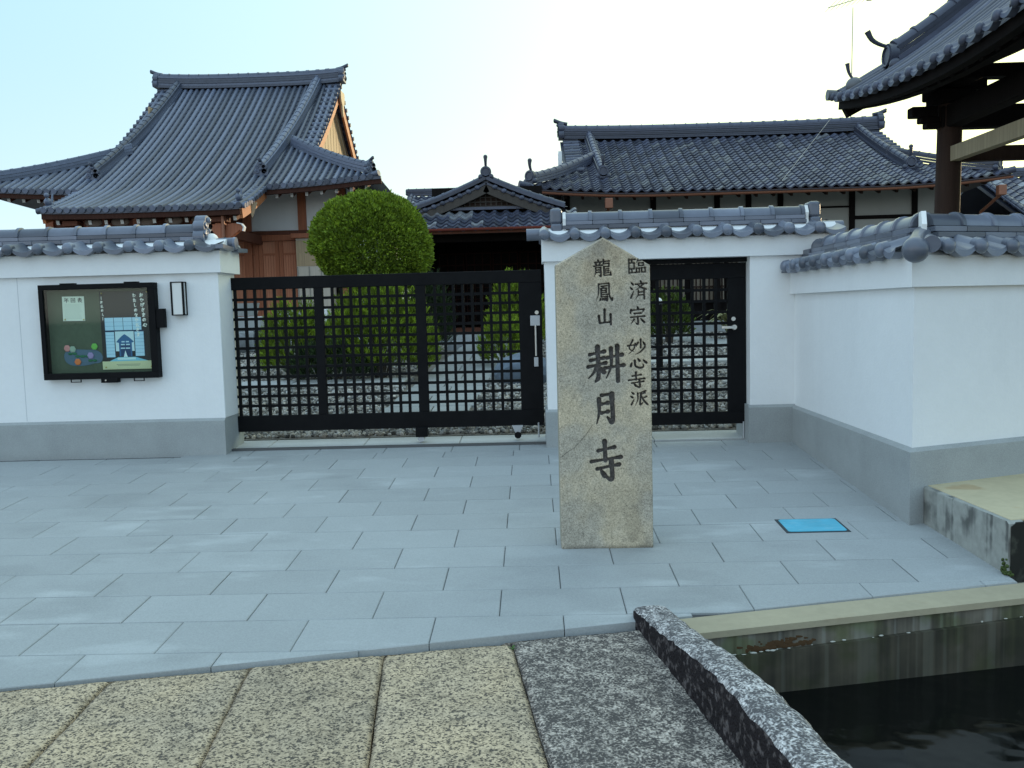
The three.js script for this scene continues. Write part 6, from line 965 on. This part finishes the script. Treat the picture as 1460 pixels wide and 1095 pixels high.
// stepping path, kerbs, stones
{
  const pm = gTone.map((m) => std({ map: paveMap, color: m.color.clone().multiplyScalar(0.72), roughness: 0.85 }));
  const path = new THREE.Group(); path.name = 'path'; path.userData.kind = 'structure'; scene.add(path);
  for (let i = 0; i < 12; i++) { const z1 = -9.25 - i * 0.82, w = i % 2 ? 0.42 : 0.56, sx = -1.72 + i * 0.03; M('path_slab', prism([[sx, z1 - 0.8], [sx + w, z1 - 0.8], [sx + w, z1], [sx, z1]], (x, z) => yard(x, z) + 0.03, 0.08, 0.006), pm[i % 6], path); M('path_slab', prism([[sx + w + 0.012, z1 - 0.8], [sx + 1.0, z1 - 0.8], [sx + 1.0, z1], [sx + w + 0.012, z1]], (x, z) => yard(x, z) + 0.03, 0.08, 0.006), pm[(i + 3) % 6], path); }
  const dir = V(0.50, 0, 0.866), nrm = V(0.866, 0, -0.5);
  for (let i = 0; i < 9; i++) { const o = V(1.75, 0, -19.8).addScaledVector(dir, i * 0.72), q = [[0, 0], [0.69, 0], [0.69, 0.8], [0, 0.8]].map(([a, b]) => { const v = o.clone().addScaledVector(dir, a).addScaledVector(nrm, b); return [v.x, v.z]; }); M('path_slab', prism(q.reverse(), (x, z) => yard(x, z) + 0.03, 0.08, 0.006), pm[(i * 2) % 6], path); }
  const kerbs = thing('garden_kerb', 'row of pale granite kerb blocks across the gravel behind the sliding gate', 'kerb'); for (let i = 0; i < 4; i++) M('kerb_block', prism([[-5.0 + i * 0.8, -12.62], [-4.21 + i * 0.8, -12.62], [-4.21 + i * 0.8, -12.2], [-5.0 + i * 0.8, -12.2]], (x, z) => yard(x, z) + 0.05, 0.15, 0.01), std({ map: paveMap, color: L(1.2, 1.19, 1.14), roughness: 0.85 }), kerbs);
  const k2 = thing('garden_kerb', 'row of pale granite kerb blocks across the gravel behind the small door', 'kerb'); for (let i = 0; i < 5; i++) M('kerb_block', prism([[0.9 + i * 0.8, -14.15], [1.69 + i * 0.8, -14.15], [1.69 + i * 0.8, -13.85], [0.9 + i * 0.8, -13.85]], (x, z) => yard(x, z) + 0.05, 0.15, 0.01), std({ map: paveMap, color: L(1.2, 1.19, 1.14), roughness: 0.85 }), k2);
  const k3 = thing('garden_kerb', 'pale granite kerb beside the path, right of the sliding gate path', 'kerb'); M('kerb_block', prism([[-0.62, -12.95], [0.6, -12.95], [0.6, -12.7], [-0.62, -12.7]], (x, z) => yard(x, z) + 0.06, 0.15, 0.01), std({ map: paveMap, color: L(1.2, 1.2, 1.15), roughness: 0.85 }), k3);
  const rock = (sx, sy, sz, seed) => { const g = new THREE.IcosahedronGeometry(1, 3), p = g.attributes.position; for (let i = 0; i < p.count; i++) { const v = V().fromBufferAttribute(p, i), k = 0.78 + 0.35 * n3(v, 1.6, seed) + 0.16 * n3(v, 4, seed + 1); p.setXYZ(i, v.x * k * sx, v.y * k * sy, v.z * k * sz); } g.deleteAttribute('normal'); g.deleteAttribute('uv'); return uvm(toCreasedNormals(g, 0.5)); };
  const rm = (c) => std({ map: tex(256, 0.8, (u, v) => { const k = 0.6 + 0.8 * fbm(u, v, 10, 7); return c.map((x) => x * k); }), roughness: 0.95 });
  const blue = rm([0.13, 0.165, 0.21]), greyR = rm([0.2, 0.21, 0.23]);
  tag(Object.assign(M('garden_rock', rock(0.42, 0.30, 0.3, 3), blue), {}), 'bluish garden rock in the gravel behind the lock side of the sliding gate', 'rock').position.set(-0.12, yg2(-12.2) + 0.12, -12.2);
  tag(M('garden_rock', rock(0.5, 0.35, 0.4, 8), greyR), 'grey garden rock at the far left of the gravel behind the sliding gate', 'rock').position.set(-6.3, yg2(-17.6) + 0.2, -17.6);
  const basin = thing('stone_basin', 'grey stone water basin of stacked blocks, far left behind the sliding gate', 'stone basin', [-5.75, yg2(-18), -18]);
  M('block', bx(-0.62, 0.1, 0, 0.42, -0.4, 0.3, 0.03), mat.plinth, basin); M('block', bx(-0.5, 0.25, 0.42, 0.72, -0.35, 0.25, 0.04), mat.plinth, basin); M('block', bx(0.13, 0.7, 0, 0.4, -0.3, 0.3, 0.03), rm([0.1, 0.11, 0.125]), basin); M('basin', [new THREE.CylinderGeometry(0.3, 0.24, 0.26, 20).translate(-0.15, 0.86, 0)], mat.plinth, basin);
  const low = thing('stone_fence', 'low pale grey stone fence in front of the hall doors, behind the left shrub', 'stone fence', [-5.6, yg2(-20), -20]); for (let i = 0; i < 5; i++) M('fence_block', bx(-0.2 + i * 0.4, 0.16 + i * 0.4, 0, 0.74 - (i % 2) * 0.07, -0.1, 0.1, 0.01), i % 2 ? mat.plinth : mat.white, low); M('fence_post', [cyl(V(1.55, 0, 0.1), V(1.55, 0.95, 0.1), 0.05)], mat.blackWood, low);
}
{ // gravel: thousands of stones
  const g = new THREE.IcosahedronGeometry(1, 0), rs = mulberry(404), m4 = new THREE.Matrix4(), q = new THREE.Quaternion(), list = [];
  while (list.length < 52000) {
    const z = -8.48 - Math.pow(rs(), 1.25) * 11.5, x = rs() < 0.7 ? lerp(-7.5, 0.6, rs()) * (0.55 + 0.45 * (-z / 14)) : lerp(0.4, 4.6, rs());
    if (x > -1.74 && x < -0.68 && z < -9.2) continue; if (z > -12.64 && z < -12.18 && x < -1.8) continue;
    const s = 0.011 + 0.017 * rs(); q.setFromEuler(new THREE.Euler(rs() * 6, rs() * 6, rs() * 6)); list.push(m4.clone().compose(V(x, yard(x, z) + s * 0.35, z), q, V(s * (0.8 + 0.6 * rs()), s * (0.6 + 0.3 * rs()), s * (0.8 + 0.5 * rs()))));
  }
  const im = new THREE.InstancedMesh(g, std({ color: L(1, 1, 1), roughness: 0.9 }), list.length); im.name = 'gravel'; const c = new THREE.Color();
  list.forEach((m, i) => { im.setMatrixAt(i, m); const k = Math.pow(rs(), 1.3) * 0.42 + 0.06, w = rs(); im.setColorAt(i, c.setRGB(k * (1 + 0.12 * w), k, k * (0.98 - 0.14 * w))); });
  im.castShadow = im.receiveShadow = true; scene.add(im); tag(im, 'pale grey gravel covering the garden ground behind the gates', 'gravel'); im.userData.kind = 'stuff';
}

renderer.render(scene, camera);
